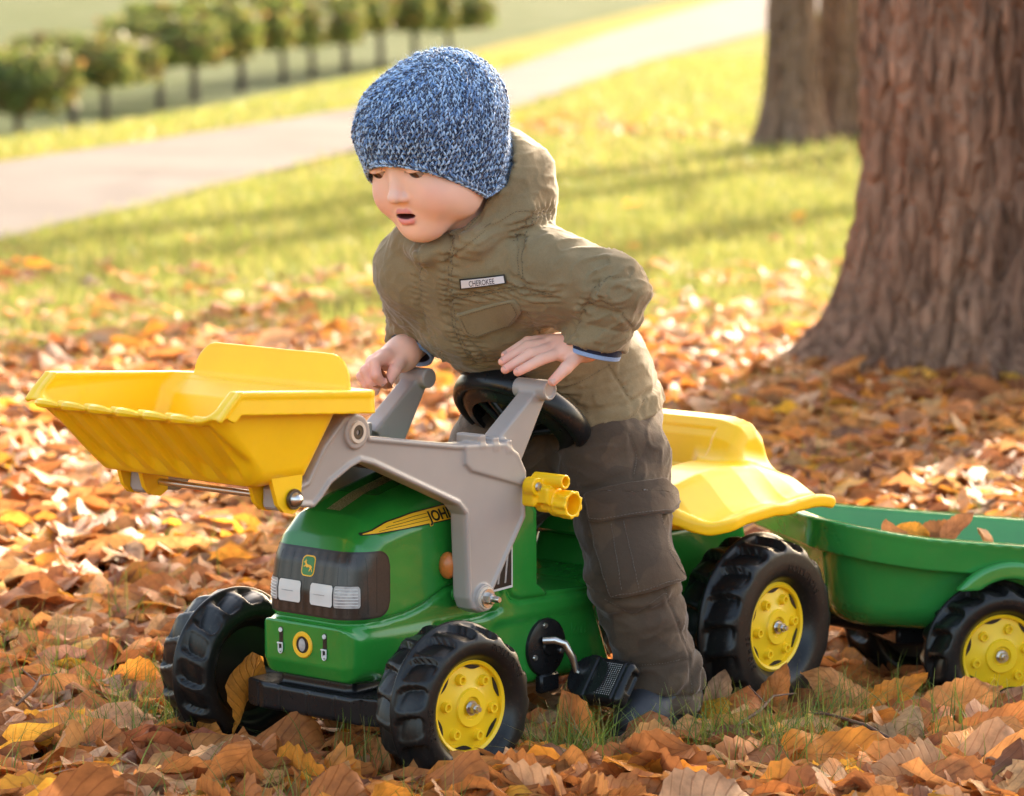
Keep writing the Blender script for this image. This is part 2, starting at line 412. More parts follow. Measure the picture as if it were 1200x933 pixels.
# path
m, N, Lk, P = nmat('path_gravel'); tc = N.new('ShaderNodeTexCoord'); n1 = nd(N, 'ShaderNodeTexNoise', Scale=.8, Detail=8., Roughness=.65); Lk.new(tc.outputs['Object'], n1.inputs['Vector'])
rp = N.new('ShaderNodeValToRGB'); rp.color_ramp.elements[0].position = .3; rp.color_ramp.elements[1].position = .72; rp.color_ramp.elements[0].color = (.098, .085, .081, 1); rp.color_ramp.elements[1].color = (.155, .136, .130, 1)
Lk.new(n1.outputs['Fac'], rp.inputs['Fac']); n2 = nd(N, 'ShaderNodeTexNoise', Scale=90., Detail=4.); Lk.new(tc.outputs['Object'], n2.inputs['Vector'])
mx = N.new('ShaderNodeMixRGB'); mx.blend_type = 'OVERLAY'; mx.inputs[0].default_value = .35; Lk.new(rp.outputs[0], mx.inputs[1]); Lk.new(n2.outputs['Fac'], mx.inputs[2]); Lk.new(mx.outputs[0], P.inputs['Base Color'])
P.inputs['Roughness'].default_value = .9; P.inputs['Specular IOR Level'].default_value = .05; b = nd(N, 'ShaderNodeBump', Strength=.4, Distance=.01); Lk.new(n2.outputs['Fac'], b.inputs['Height']); Lk.new(b.outputs[0], P.inputs['Normal'])
yy = np.concatenate([np.linspace(-3, 60, 320), np.linspace(61, 420, 120)]); tt = np.linspace(0, 1, 13)
wob = .05 * noise3(np.stack([yy * 1.1, 0 * yy, 0 * yy], -1)); wob2 = .05 * noise3(np.stack([yy * 1.3, 0 * yy + 5, 0 * yy], -1))
A = px_near(yy) + wob; Bf = px_far(yy) + wob2
X = A[:, None] * (1 - tt) + Bf[:, None] * tt; Y = np.broadcast_to(yy[:, None], X.shape)
Z = terr(X, Y) + .012 + .01 * np.sin(tt * np.pi) + .004
o = add('path', np.stack([X, Y, Z], -1).reshape(-1, 3), grid_faces(len(yy), 13)[:, ::-1], m); tag(o, kind='structure')

# ------------------------------------------------------------------ trees
m, N, Lk, P = nmat('bark'); a = N.new('ShaderNodeAttribute'); a.attribute_name = 'col'
tc = N.new('ShaderNodeTexCoord'); mp = nd(N, 'ShaderNodeMapping'); mp.inputs['Scale'].default_value = (26, 26, 5); Lk.new(tc.outputs['Object'], mp.inputs['Vector'])
n1 = nd(N, 'ShaderNodeTexNoise', Scale=1., Detail=8., Roughness=.72); Lk.new(mp.outputs[0], n1.inputs['Vector'])
hs = N.new('ShaderNodeHueSaturation'); mr = nd(N, 'ShaderNodeMapRange'); mr.inputs[1].default_value = .3; mr.inputs[2].default_value = .7; mr.inputs[3].default_value = .5; mr.inputs[4].default_value = 1.5
Lk.new(n1.outputs['Fac'], mr.inputs[0]); Lk.new(mr.outputs[0], hs.inputs['Value']); Lk.new(a.outputs['Color'], hs.inputs['Color']); Lk.new(hs.outputs[0], P.inputs['Base Color'])
P.inputs['Roughness'].default_value = .9; P.inputs['Specular IOR Level'].default_value = .1
mp2 = nd(N, 'ShaderNodeMapping'); mp2.inputs['Scale'].default_value = (30, 30, 9); Lk.new(tc.outputs['Object'], mp2.inputs['Vector']); vo = N.new('ShaderNodeTexVoronoi'); vo.feature = 'DISTANCE_TO_EDGE'; vo.inputs['Scale'].default_value = 1.0; Lk.new(mp2.outputs[0], vo.inputs['Vector'])
vm = nd(N, 'ShaderNodeMapRange'); vm.inputs[2].default_value = .22; Lk.new(vo.outputs['Distance'], vm.inputs[0])
ad = N.new('ShaderNodeMath'); ad.operation = 'ADD'; Lk.new(n1.outputs['Fac'], ad.inputs[0]); Lk.new(vm.outputs[0], ad.inputs[1])
b = nd(N, 'ShaderNodeBump', Strength=1.0, Distance=.02); Lk.new(ad.outputs[0], b.inputs['Height']); Lk.new(b.outputs[0], P.inputs['Normal'])
M_BARK = m
M_FOL = attr_mat('foliage', .6, trans=.5)
def trunk(name, parent, r0, h, flare, fl_h, nth, nz, ridge, seed, lobes=5, col=(.46, .25, .15), col2=(.23, .125, .08)):
    th = np.linspace(0, 2 * np.pi, nth, endpoint=False); z = -.25 + (h + .25) * np.linspace(0, 1, nz) ** 1.6
    TH, ZZ = np.meshgrid(th, z, indexing='ij'); zp = np.maximum(ZZ, 0)
    lob = .5 + .5 * np.cos(TH * lobes + 1.3 * seed + .6 * np.sin(TH * 2 + seed))
    r = r0 * (1 - .30 * zp / h) + flare * np.exp(-zp / fl_h) * (.55 + .75 * lob) + .10 * r0 * (lob - .5) * np.exp(-zp / (fl_h * 7))
    q = np.stack([np.cos(TH) * 3.2, np.sin(TH) * 3.2, ZZ * 1.1 / r0 * .45], -1).reshape(-1, 3) + seed * 11
    w = noise3(q * 1.2 + 7).reshape(TH.shape)
    q2 = np.stack([np.cos(TH + .12 * w) * 7.5, np.sin(TH + .12 * w) * 7.5, ZZ * .9 / r0 * .5], -1).reshape(-1, 3) + seed * 5
    rd = 1 - 2 * np.abs(noise3(q2)).reshape(TH.shape); rd2 = 1 - 2 * np.abs(noise3(q2 * 2.3 + 3)).reshape(TH.shape)
    fine = fbm(np.stack([np.cos(TH) * 22, np.sin(TH) * 22, ZZ * 14], -1).reshape(-1, 3), 2).reshape(TH.shape)
    fur = sstep(.62, .98, rd) * .9 + sstep(.7, 1, rd2) * .35
    brk = sstep(.1, .45, noise3(np.stack([np.cos(TH) * 6, np.sin(TH) * 6, ZZ * 9], -1).reshape(-1, 3) + 77).reshape(TH.shape)); r = r - ridge * fur - ridge * .45 * brk + ridge * .4 * fine + ridge * 1.2 * w
    V = np.stack([r * np.cos(TH), r * np.sin(TH), ZZ], -1).reshape(-1, 3)
    n = (fine.reshape(-1, 1) * .5 + w.reshape(-1, 1) * .6 + .5); n = np.clip(n, 0, 1)
    c = np.array(col2) * (1 - n) + np.array(col) * n
    red = sstep(.15, .5, noise3(q2 * .7 + 31)).reshape(-1, 1); c = c * (1 - .5 * red) + np.array([.47, .23, .135]) * .5 * red
    return add('trunk', V, grid_faces(nth, nz, True), M_BARK, parent, col=c)
def leaf_cloud(n, centers, rad, size, cols):
    c = centers[rng.integers(0, len(centers), n)] + rng.normal(size=(n, 3)) * rad
    d = rng.normal(size=(n, 3)); d /= np.linalg.norm(d, axis=1)[:, None]; e = np.cross(d, rng.normal(size=(n, 3))); e /= np.linalg.norm(e, axis=1)[:, None]
    s = size * rng.uniform(.6, 1.3, (n, 1))
    V = np.stack([c - d * s, c + e * s * .5, c + d * s, c - e * s * .5], 1).reshape(-1, 3)
    col = np.repeat(np.asarray(cols)[rng.integers(0, len(cols), n)] * rng.uniform(.7, 1.3, (n, 1)), 4, 0)
    return V, np.arange(n * 4).reshape(-1, 4), col
AUT = np.array([(.30, .15, .03), (.38, .22, .03), (.22, .10, .03), (.16, .15, .03)])
def big_tree(name, loc, r0, h, flare, fl_h, nth, nz, ridge, seed, label, lobes=5, cr=2.4, nleaf=1500, **k):
    t = empty(name, TR(loc), label, 'tree', 'old park trees')
    trunk('trunk', t, r0, h, flare, fl_h, nth, nz, ridge, seed, lobes, **k)
    lm = MB(); tips = []
    rr = random.Random(seed)
    for i in range(9):
        a = i * 2.4 + rr.random(); z0 = h * (.62 + .38 * i / 9); L = cr * (1.1 - .45 * i / 9)
        pts = [np.array([0, 0, z0])]
        for q in range(1, 6): pts.append(np.array([math.cos(a) * L * q / 5, math.sin(a) * L * q / 5, z0 + L * .75 * (q / 5) ** 1.3 + rr.uniform(-.1, .1)]))
        lm.tube(pts, np.linspace(r0 * .38, r0 * .05, 6), 8); tips += pts[2:]
    lm.build('limb', M_BARK, t)
    V, Q, c = leaf_cloud(nleaf, np.array(tips), cr * .28, .09, AUT); add('crown', V, Q, M_FOL, t, smooth=False, col=c)
    return t
big_tree('park_tree', (1.205, 8.62, -.02), .415, 6.5, .33, .12, 340, 360, .042, 3, 'thick furrowed reddish-brown trunk close behind the green trailer', lobes=6)
big_tree('park_tree', (1.37, 18.5, terr(1.37, 18.5)), .125, 5.5, .085, .16, 120, 130, .012, 5, 'slender blurred trunk farther off, nearer the grey path', cr=1.5, nleaf=300, col=(.36, .235, .155), col2=(.22, .135, .09))
big_tree('park_tree', (1.66, 18.9, terr(1.66, 18.9)), .13, 5.5, .08, .16, 120, 130, .012, 8, 'blurred far trunk half hidden beside the thick furrowed trunk', cr=1.5, nleaf=300, col=(.38, .24, .155), col2=(.23, .145, .095))
big_tree('park_tree', (2.10, 8.1, 0), .36, 6.0, .16, .12, 140, 130, .018, 11, 'unseen tree added just outside the right edge to shade the foreground', lobes=5)  # added out of view, so its trunk shades seat, trailer and foreground
big_tree('park_tree', (2.78, 17.1, terr(2.78, 17.1)), .15, 6.0, .10, .12, 100, 100, .014, 14, 'young park tree beyond the right edge whose shadow crosses the lawn', lobes=5, cr=1.3, nleaf=120)
big_tree('park_tree', (4.6, 24.0, terr(4.6, 24.0)), .17, 6.0, .10, .12, 100, 100, .014, 16, 'park tree farther off beyond the right edge, beside the lawn', lobes=5, cr=1.3, nleaf=120)
# row of small clipped trees below the path
HP = [22, 86, 124, 188, 228, 283, 332, 366, 405, 446, 486, 526]
def crown_mesh(k):
    rr = np.random.default_rng(50 + k); n = 1500
    d = rr.normal(size=(n, 3)); d /= np.linalg.norm(d, axis=1)[:, None]
    sup = (np.abs(d) ** 14).sum(1) ** (-1 / 14)
    c = d * sup[:, None] * np.array([.35, .35, .25]) * (1 - .55 * rr.random((n, 1)) ** 2.2) * (1 + .10 * noise3(d * 2.2 + k * 9)[:, None])
    e = rr.normal(size=(n, 3)); e /= np.linalg.norm(e, axis=1)[:, None]; f = np.cross(e, d); f /= np.linalg.norm(f, axis=1)[:, None] + 1e-9
    s = rr.uniform(.03, .065, (n, 1))
    V = np.stack([c - e * s, c + f * s * .6, c + e * s, c - f * s * .6], 1).reshape(-1, 3)
    pal = np.array([(.16, .19, .04), (.115, .145, .035), (.19, .17, .045), (.22, .13, .045)])
    col = np.repeat(pal[rr.choice(4, n, p=[.40, .27, .20, .13])] * rr.uniform(.7, 1.3, (n, 1)), 4, 0)
    return mesh_np('crown', V, np.arange(n * 4).reshape(-1, 4), smooth=False, mat=M_FOL, col=col)
CM = [crown_mesh(k) for k in range(4)]
tm = MB(); tm.tube([(0, 0, -.1), (.01, .0, .2), (-.01, .01, .5), (0, 0, .8)], [.05, .04, .035, .02], 8)
for q in range(5):
    a = q * 1.26; tm.tube([(0, 0, .42), (math.cos(a) * .13, math.sin(a) * .13, .62), (math.cos(a) * .24, math.sin(a) * .24, .85)], [.022, .015, .006], 6)
_t = tm.build('trunk', plastic('hedge_bark', (.05, .035, .025), .9, .3)); TM = _t.data; bpy.data.objects.remove(_t)
ORD = ['third', 'fourth', 'fifth', 'sixth', 'seventh', 'eighth', 'ninth', 'tenth', 'eleventh', 'twelfth', 'thirteenth', 'fourteenth', 'fifteenth', 'last']
HL = ['leftmost clipped tree of the row beyond the path, cut by the frame edge', 'rust-tinged clipped tree, second from the left in the row beyond the path']
for i, px in enumerate(HP):
    D = 48 + (px - 65) / 347 * 27; x = (px - 600) / 4400 * D; hgt = (1.38 + .42 * min(1, i / 7)) * random.uniform(.88, 1.12)
    t = empty('clipped_tree', TR((x, D, terr(x, D))), HL[i] if i < 2 else 'clipped blocky-crowned small tree, %s from the left in the row beyond the path' % ORD[i - 2], 'tree', 'row of clipped trees beyond the path')
    s = hgt / 1.05
    a = link('trunk', TM, t); a.scale = (s, s, s * .9)
    c = link('crown', CM[i % 4], t); c.location = (0, 0, .73 * s); c.scale = (s * random.uniform(1.4, 1.9), s, s * random.uniform(.92, 1.2)); c.rotation_euler = (0, 0, random.uniform(-.5, .5))
print('setting', round(time.time() - T0, 1))

# ================================================================== PEDAL TRACTOR
HA = R(41)
def frame(o, a, pitch=0):
    M = Matrix(((-math.sin(a), math.cos(a), 0), (-math.cos(a), -math.sin(a), 0), (0, 0, 1)))
    if pitch: M = M @ Matrix.Rotation(-pitch, 3, 'Y')
    return TR(o, M)
TM_ = frame((-.205, 4.433, 0), HA)
TRAC = empty('pedal_tractor', TM_, 'green and yellow toy pedal tractor with front loader, straddled by the child', 'toy tractor')
def lath(prof, n): return prof
# --- body ----------------------------------------------------------
HOOD = [(.0605, .13), (.060, .215), (.053, .250), (.040, .280), (.018, .304), (-.03, .322), (-.10, .338), (-.17, .350), (-.24, .348), (-.24, .13)]
CHAS = [(.058, .112), (.065, .128), (.065, .177), (-.20, .177), (-.365, .177), (-.41, .066), (-.09, .066), (-.06, .10), (.05, .108)]
TOWER = [(-.17, .15), (-.17, .345), (-.235, .315), (-.257, .285), (-.258, .195), (-.275, .182), (-.36, .177), (-.37, .15)]
REAR = [(-.34, .12), (-.36, .175), (-.42, .19), (-.44, .235), (-.70, .235), (-.73, .15), (-.70, .11)]
G1 = [(.06, .180), (.008, .1805), (-.03, .184), (-.06, .191), (-.098, .207), (-.16, .215)]
G2 = [(-.077, .100), (-.077, .163), (-.16, .165), (-.185, .172), (-.186, .19)]
G3 = [(-.196, .25), (-.198, .193), (-.205, .183), (-.22, .177), (-.362, .171)]
def crown_w(x, z):  # hood gets a softly domed top
    return 0
def body(p):
    x, y, z = p[:, 0], p[:, 1], p[:, 2]; ay = np.abs(y)
    zz = z + 18 * np.maximum(ay - .03, 0) ** 2 * sstep(.25, .33, z) * .9
    tw = (1 - np.clip((x + .20) / .26, 0, 1)) ** 1.0
    d = extr(poly2(x, zz, HOOD), y, .0735 + .0145 * tw, .032)
    c = extr(poly2(x, z, CHAS), y, .0755 + .0165 * tw, .020)
    d = smin(d, c, .004)
    t = np.maximum(extr(poly2(x, z, TOWER), y, .0935, .010), -rbox(p, (-.33, 0, .30), (.066, .058, .105), .012))
    d = smin(d, t, .006)
    d = smin(d, extr(poly2(x, z, REAR), y, .072, .02), .012)
    d = smin(d, rbox(p, (-.75, 0, .125), (.05, .03, .022), .01), .012)
    side = sstep(.03, .06, np.maximum(ay, x + .03))
    g = .0046 * np.exp(-(line2(x, z, G1) / .0027) ** 2) + side * (.0042 * np.exp(-(line2(x, z, G2) / .0027) ** 2) + .0045 * np.exp(-(line2(x, z, G3) / .003) ** 2))
    g = g + .0014 * sstep(.0, .004, z - .18 + 0 * x) * (x > -.0) * 0
    return d + g
sdf_obj('body', body, (-.82, -.11, .05), (.085, .11, .37), .0026, M_GREEN, TRAC)
# --- decals hugging the body ------------------------------------------
def wrap(s, hw=.042, r=.032, xf=.03):
    """plan contour of the nose: s=0 front centre, s>0 towards the left side"""
    sg = np.sign(s); a = np.abs(s); t = np.clip((a - hw) / r, 0, np.pi / 2); st = np.maximum(a - hw - r * np.pi / 2, 0)
    nx = np.cos(t); ny = np.sin(t) * sg
    P = np.stack([xf + r * np.cos(t) - st, (np.minimum(a, hw) + r * np.sin(t)) * sg], -1)
    return P, np.stack([nx, ny], -1)
def patch_wrap(name, s0, s1, zf0, zf1, eps, mat, parent, ns=60, nz=14):
    s = np.linspace(s0, s1, ns); S, T = np.meshgrid(s, np.linspace(0, 1, nz), indexing='ij')
    lo = np.array([zf0(k) for k in s])[:, None]; hi = np.array([zf1(k) for k in s])[:, None]; Zz = lo + (hi - lo) * T
    Pp, Nn = wrap(S.ravel()); P = np.stack([Pp[:, 0] + Nn[:, 0] * .04, Pp[:, 1] + Nn[:, 1] * .04, Zz.ravel()], -1); D = np.stack([-Nn[:, 0], -Nn[:, 1], 0 * Nn[:, 0]], -1)
    Q = trace(body, P, D); Q = Q - D * eps
    return add(name, Q, grid_faces(ns, nz), mat, parent)
def rnd(s0, s1, z0, z1, r):
    def e(s): return min(r, max(0, min(s - s0, s1 - s)))
    def lo(s): k = r - e(s); return z0 + r - math.sqrt(max(r * r - k * k, 0))
    def hi(s): k = r - e(s); return z1 - r + math.sqrt(max(r * r - k * k, 0))
    return lo, hi
# grille print: dark louvres
m, N, Lk, P = nmat('grille_print'); tc = N.new('ShaderNodeTexCoord'); w = nd(N, 'ShaderNodeTexWave', Scale=23., Distortion=.6, Detail=3.); w.bands_direction = 'Y'; Lk.new(tc.outputs['Object'], w.inputs['Vector'])
w2 = nd(N, 'ShaderNodeTexNoise', Scale=420., Detail=3.); Lk.new(tc.outputs['Object'], w2.inputs['Vector'])
rp = N.new('ShaderNodeValToRGB'); rp.color_ramp.elements[0].color = (.016, .013, .011, 1); rp.color_ramp.elements[1].color = (.040, .032, .027, 1); Lk.new(w.outputs['Fac'], rp.inputs['Fac'])
mx = N.new('ShaderNodeMixRGB'); mx.blend_type = 'OVERLAY'; mx.inputs[0].default_value = .5; Lk.new(rp.outputs[0], mx.inputs[1]); Lk.new(w2.outputs['Fac'], mx.inputs[2]); Lk.new(mx.outputs[0], P.inputs['Base Color']); P.inputs['Roughness'].default_value = .28
bb = nd(N, 'ShaderNodeBump', Strength=.12, Distance=.0006); Lk.new(w2.outputs['Fac'], bb.inputs['Height']); Lk.new(bb.outputs[0], P.inputs['Normal']); M_GRILLE = m
lo, hi = rnd(-.124, .124, .188, .263, .018)
GR = patch_wrap('grille', -.124, .124, lo, hi, .0006, M_GRILLE, TRAC, 110, 18)
lo2, hi2 = rnd(-.1262, .1262, .1857, .2653, .019)
patch_wrap('grille_border', -.1262, .1262, lo2, hi2, .0002, M_BPRINT, TRAC, 110, 18)
for s0, s1, nm, mt in ((.008, .0440, 'headlight', M_WHITE), (-.0440, -.008, 'headlight', M_WHITE), (.0460, .080, 'side_light', M_LGREY), (-.080, -.0460, 'side_light', M_LGREY)):
    l_, h_ = rnd(s0 - .0012, s1 + .0012, .1987, .2271, .004); patch_wrap('light_rim', s0 - .0012, s1 + .0012, l_, h_, .0010, M_BPRINT, TRAC, 24, 8)
    l_, h_ = rnd(s0, s1, .2000, .2258, .003); hl = patch_wrap(nm, s0, s1, l_, h_, .0014, mt, TRAC, 24, 8)
    mbq = MB(); cs = (s0 + s1) / 2
    if nm == 'headlight':
        for q in range(3): 
            Pp, Nn = wrap(np.array([cs - .012 + q * .006, cs - .006 + q * .006])); z = .213
            Pz = np.stack([Pp[:, 0] + Nn[:, 0] * .03, Pp[:, 1] + Nn[:, 1] * .03, [z, z]], -1); D = np.stack([-Nn[:, 0], -Nn[:, 1], 0 * Nn[:, 0]], -1); T_ = trace(body, Pz, D) - D * .0016
            mbq.tube(T_, .0005, 4)
    else:
        for q in range(6):
            ss = np.linspace(s0 + .002, s1 - .003, 8); Pp, Nn = wrap(ss); z = .2035 + q * .0037
            Pz = np.stack([Pp[:, 0] + Nn[:, 0] * .03, Pp[:, 1] + Nn[:, 1] * .03, 0 * ss + z], -1); D = np.stack([-Nn[:, 0], -Nn[:, 1], 0 * ss], -1); T_ = trace(body, Pz, D) - D * .0015
            mbq.tube(T_, .0005, 4)
    mbq.build('lens_lines', M_LGREY if nm == 'headlight' else M_WHITE, hl)
# vertical print lines on the grille
mbq = MB()
for s in (-.075, -.05, -.027, -.004, .027, .05, .064, .078, .090, .104):
    zz = np.linspace(.192, .259, 10); Pp, Nn = wrap(np.full(10, s)); Pz = np.stack([Pp[:, 0] + Nn[:, 0] * .03, Pp[:, 1] + Nn[:, 1] * .03, zz], -1); D = np.stack([-Nn[:, 0], -Nn[:, 1], 0 * zz], -1)
    mbq.tube(trace(body, Pz, D) - D * .0004, .0006, 4)
mbq.build('grille_line', M_BPRINT, GR)
def polypatch(name, pts, mat, parent, D, eps, off=.05):
    """flat printed polygon dropped onto the body along D; pts 3-D"""
    P = np.asarray(pts, float); D = np.asarray(D, float); Q = trace(body, P - D * off, D) - D * eps
    me = bpy.data.meshes.new(name); me.from_pydata(Q.tolist(), [], [tuple(range(len(Q)))]); me.materials.append(mat)
    bm = bmesh.new(); bm.from_mesh(me); bmesh.ops.triangulate(bm, faces=bm.faces); bm.to_mesh(me); bm.free()
    return link(name, me, parent)
def rr2(cx, cy, w, h, r, n=5):
    o = []
    for (sx, sy, a0) in ((1, 1, 0), (-1, 1, 90), (-1, -1, 180), (1, -1, 270)):
        for k in range(n): a = R(a0 + 90 * k / (n - 1)); o.append((cx + sx * (w / 2 - r) + r * math.cos(a), cy + sy * (h / 2 - r) + r * math.sin(a)))
    return o
def front(pts): return [(0, y, z) for y, z in pts]
EMZ = .2445
e1 = polypatch('emblem', front(rr2(0, EMZ, .0215, .0245, .006)), M_YPRINT, TRAC, (-1, 0, 0), .0010, -.09)
polypatch('emblem_field', front(rr2(0, EMZ, .0185, .0215, .005)), M_GPRINT, e1, (-1, 0, 0), .0013, -.09)
DEER = [(-.85, -.1), (-.55, .1), (-.1, .12), (.25, .2), (.45, .5), (.35, .75), (.55, .6), (.62, .95), (.72, .62), (.95, .45), (.9, .33), (.7, .35), (.6, .05), (.95, -.1), (.9, -.25), (.45, -.12), (.3, -.3), (-.2, -.2), (-.45, -.35), (-.25, -.75), (-.4, -.8), (-.65, -.4), (-.95, -.85), (-1.05, -.75), (-.78, -.3), (-.95, -.15)]
polypatch('leaping_deer', front([(-x * .0073, EMZ + z * .0085 + .0004) for x, z in DEER]), M_YPRINT, e1, (-1, 0, 0), .0016, -.09)
# ring emblem and printed chain hooks on the nose
mb = MB(); mb.lathe([(.0095, 0), (.0110, .0016), (.0150, .0016), (.0160, 0)], 32, TR((.0655, 0, .151), rotm((1, 0, 0)))); rg = mb.build('ring_badge', M_YPRINT, TRAC)
mb = MB(); mb.lathe([(0, .001), (.0098, .001), (.010, 0)], 28, TR((.0655, 0, .151), rotm((1, 0, 0)))); mb.build('ring_centre', M_BPRINT, rg)
mb = MB(); c_ = []; n = 24
for k in range(n): a = 2 * math.pi * k / n; c_.append((.0670, .0056 * math.cos(a), .151 + .0078 * math.sin(a)))
mb.put(c_, [tuple(range(n))]); mb.build('ring_oval', M_LGREY, rg, smooth=False)
for s in (-1, 1):
    b0 = polypatch('hook_print', front(rr2(s * .036, .154, .0065, .030, .003)), M_BPRINT, TRAC, (-1, 0, 0), .0004, -.09)
    mb = MB(); U = [(.0668, s * .036 + .0032 * math.cos(a), .1415 + .0045 * math.sin(a)) for a in np.linspace(math.pi, 2 * math.pi, 9)]
    U = [(.0668, s * .036 - .0032, .150)] + U + [(.0668, s * .036 + .0032, .150)]; mb.tube(U, .0009, 6)
    mb.tube([(.0668, s * .036 - .005, .149), (.0668, s * .036 + .003, .149)], .0011, 6); mb.build('hook', M_WHITE, b0)
    mb = MB(); mb.lathe([(0, .0012), (.0026, .0012), (.003, 0)], 14, TR((.0662, s * .036, .165), rotm((1, 0, 0)))); mb.build('hook_pin', M_WHITE, b0)
    mb = MB(); mb.lathe([(0, .0012), (.0018, .0012), (.002, 0)], 12, TR((.0662, s * .036, .141), rotm((1, 0, 0)))); mb.build('hook_pin', M_WHITE, b0)
# side stripes with lettering
def text_mesh(txt, size, ext=.0003, mat=None, off=0.):
    cu = bpy.data.curves.new('lettering', 'FONT'); cu.body = txt; cu.size = size; cu.extrude = ext; cu.align_x = 'LEFT'; cu.offset = off; cu.resolution_u = 3
    ob = bpy.data.objects.new('t', cu); COL.objects.link(ob); dg = bpy.context.evaluated_depsgraph_get(); dg.update()
    me = bpy.data.meshes.new_from_object(ob.evaluated_get(dg)); bpy.data.objects.remove(ob); bpy.data.curves.remove(cu)
    me.materials.clear()
    if mat: me.materials.append(mat)
    return me
for s in (1, -1):
    top = lambda x: np.interp(x, [-.24, -.10, -.05, -.01, .025], [.3135, .3065, .3020, .2955, .2850]); bot = lambda x: np.interp(x, [-.24, -.10, -.03, .025], [.300, .2905, .2870, .2845])
    for nm, gx, eps, mt in (('side_stripe', 0, .0008, M_YPRINT), ('stripe_border', .0013, .0004, M_BPRINT)):
        xs = np.linspace(.025 + gx * 2, -.20, 50); T = np.linspace(0, 1, 6); XX, TT = np.meshgrid(xs, T, indexing='ij')
        ZZ = (bot(XX) - gx) + ((top(XX) + gx) - (bot(XX) - gx)) * TT
        P = np.stack([XX.ravel(), np.full(XX.size, s * .14), ZZ.ravel()], -1); Q = trace(body, P, (0, -s, 0), 40) + np.array([0, s * eps, 0])
        ob = add(nm, Q, grid_faces(50, 6), mt, TRAC)
    for q in range(3):
        xs = np.linspace(.006 - q * .012, -.075, 12); mb = MB(); z = bot(xs) + (top(xs) - bot(xs)) * (.25 + .25 * q); Q = trace(body, np.stack([xs, 0 * xs + s * .14, z], -1), (0, -s, 0), 40) + np.array([0, s * .0008, 0]); mb.tube(Q, .0004, 4); mb.build('stripe_line', M_BPRINT, TRAC)
    for tm_, off, mt, dy in (('JOHN DEERE', .0012, M_YPRINT, .0012), ('JOHN DEERE', .0004, M_BPRINT, .0017)):
        me = text_mesh(tm_, .0165, .0002, mt, off); n = len(me.vertices); c = np.empty(n * 3, np.float32); me.vertices.foreach_get('co', c); c = c.reshape(-1, 3)
        xl = -.072 - c[:, 0] if s > 0 else -.20 + c[:, 0]; zl = np.interp(xl, [-.2, -.06], [.3005, .2895]) + c[:, 1]
        Q = trace(body, np.stack([xl, np.full(n, s * .14), zl], -1), (0, -s, 0), 40); Q[:, 1] += s * (dy + (c[:, 2] > 0) * .0003)
        me.vertices.foreach_set('co', Q.astype(np.float32).ravel()); link('side_lettering', me, TRAC)
    # dark air-intake print behind the loader arm
    mb = MB(); mb.prism([(-.125, .192), (-.205, .196), (-.205, .262), (-.165, .258)], s * .0938, s * .0944); vp = mb.build('side_vent', M_WHITE, TRAC, False)
    mb = MB(); mb.prism([(-.131, .195), (-.2025, .199), (-.2025, .258), (-.168, .254)], s * .0942, s * .0949); mb.build('vent_print', M_BPRINT, vp, False)
    mb = MB()
    for q in range(4): mb.prism([(-.150 - q * .013, .203), (-.153 - q * .013, .203), (-.165 - q * .011, .247), (-.162 - q * .011, .247)], s * .0946, s * .0952)
    mb.build('vent_line', M_LGREY, vp, False)
    def orf(p): return ell(p, (-.094, s * .088, .236), (.0108, .011, .0165))
    sdf_obj('orange_reflector', orf, (-.12, s * .088 - .016, .21), (-.07, s * .088 + .016, .26), .002, M_ORANGE, TRAC)
    mb = MB(); mb.lathe([(0, .006), (.008, .006), (.009, 0)], 16, TR((-.108, s * .088, .200), rotm((0, s, 0)))); mb.build('side_boss', M_GREEN, TRAC)
# reflective top decal
m, N, Lk, P = nmat('glitter_print'); tc = N.new('ShaderNodeTexCoord'); n1 = nd(N, 'ShaderNodeTexNoise', Scale=900., Detail=2.); Lk.new(tc.outputs['Object'], n1.inputs['Vector']); rp = N.new('ShaderNodeValToRGB')
rp.color_ramp.elements[0].position = .42; rp.color_ramp.elements[1].position = .6; rp.color_ramp.elements[0].color = (.10, .12, .03, 1); rp.color_ramp.elements[1].color = (.55, .5, .28, 1); Lk.new(n1.outputs['Fac'], rp.inputs['Fac']); Lk.new(rp.outputs[0], P.inputs['Base Color']); P.inputs['Roughness'].default_value = .4; P.inputs['Metallic'].default_value = .4
M_GLIT = m
for s in (0,):
    xs = np.linspace(.012, -.13, 30); T = np.linspace(-.011, .011, 5); XX, TT = np.meshgrid(xs, T, indexing='ij'); P_ = np.stack([XX.ravel(), TT.ravel(), np.full(XX.size, .40)], -1)
    Q = trace(body, P_, (0, 0, -1), 40) + np.array([0, 0, .0006]); add('top_decal', Q, grid_faces(30, 5), M_GLIT, TRAC)
# small moulded lettering on the side
for txt, sz, px_, pz_ in (('2003 Toys GmbH', .0085, -.255, .1575), ('Made in Germany', .0085, -.255, .148), ('kid', .026, -.318, .118)):
    me = text_mesh(txt, sz, .0004, M_GREEN); n = len(me.vertices); c = np.empty(n * 3, np.float32); me.vertices.foreach_get('co', c); c = c.reshape(-1, 3)
    Q = np.stack([px_ - c[:, 0], .0922 + c[:, 2], pz_ + c[:, 1]], -1); me.vertices.foreach_set('co', Q.astype(np.float32).ravel()); link('moulded_lettering', me, TRAC)
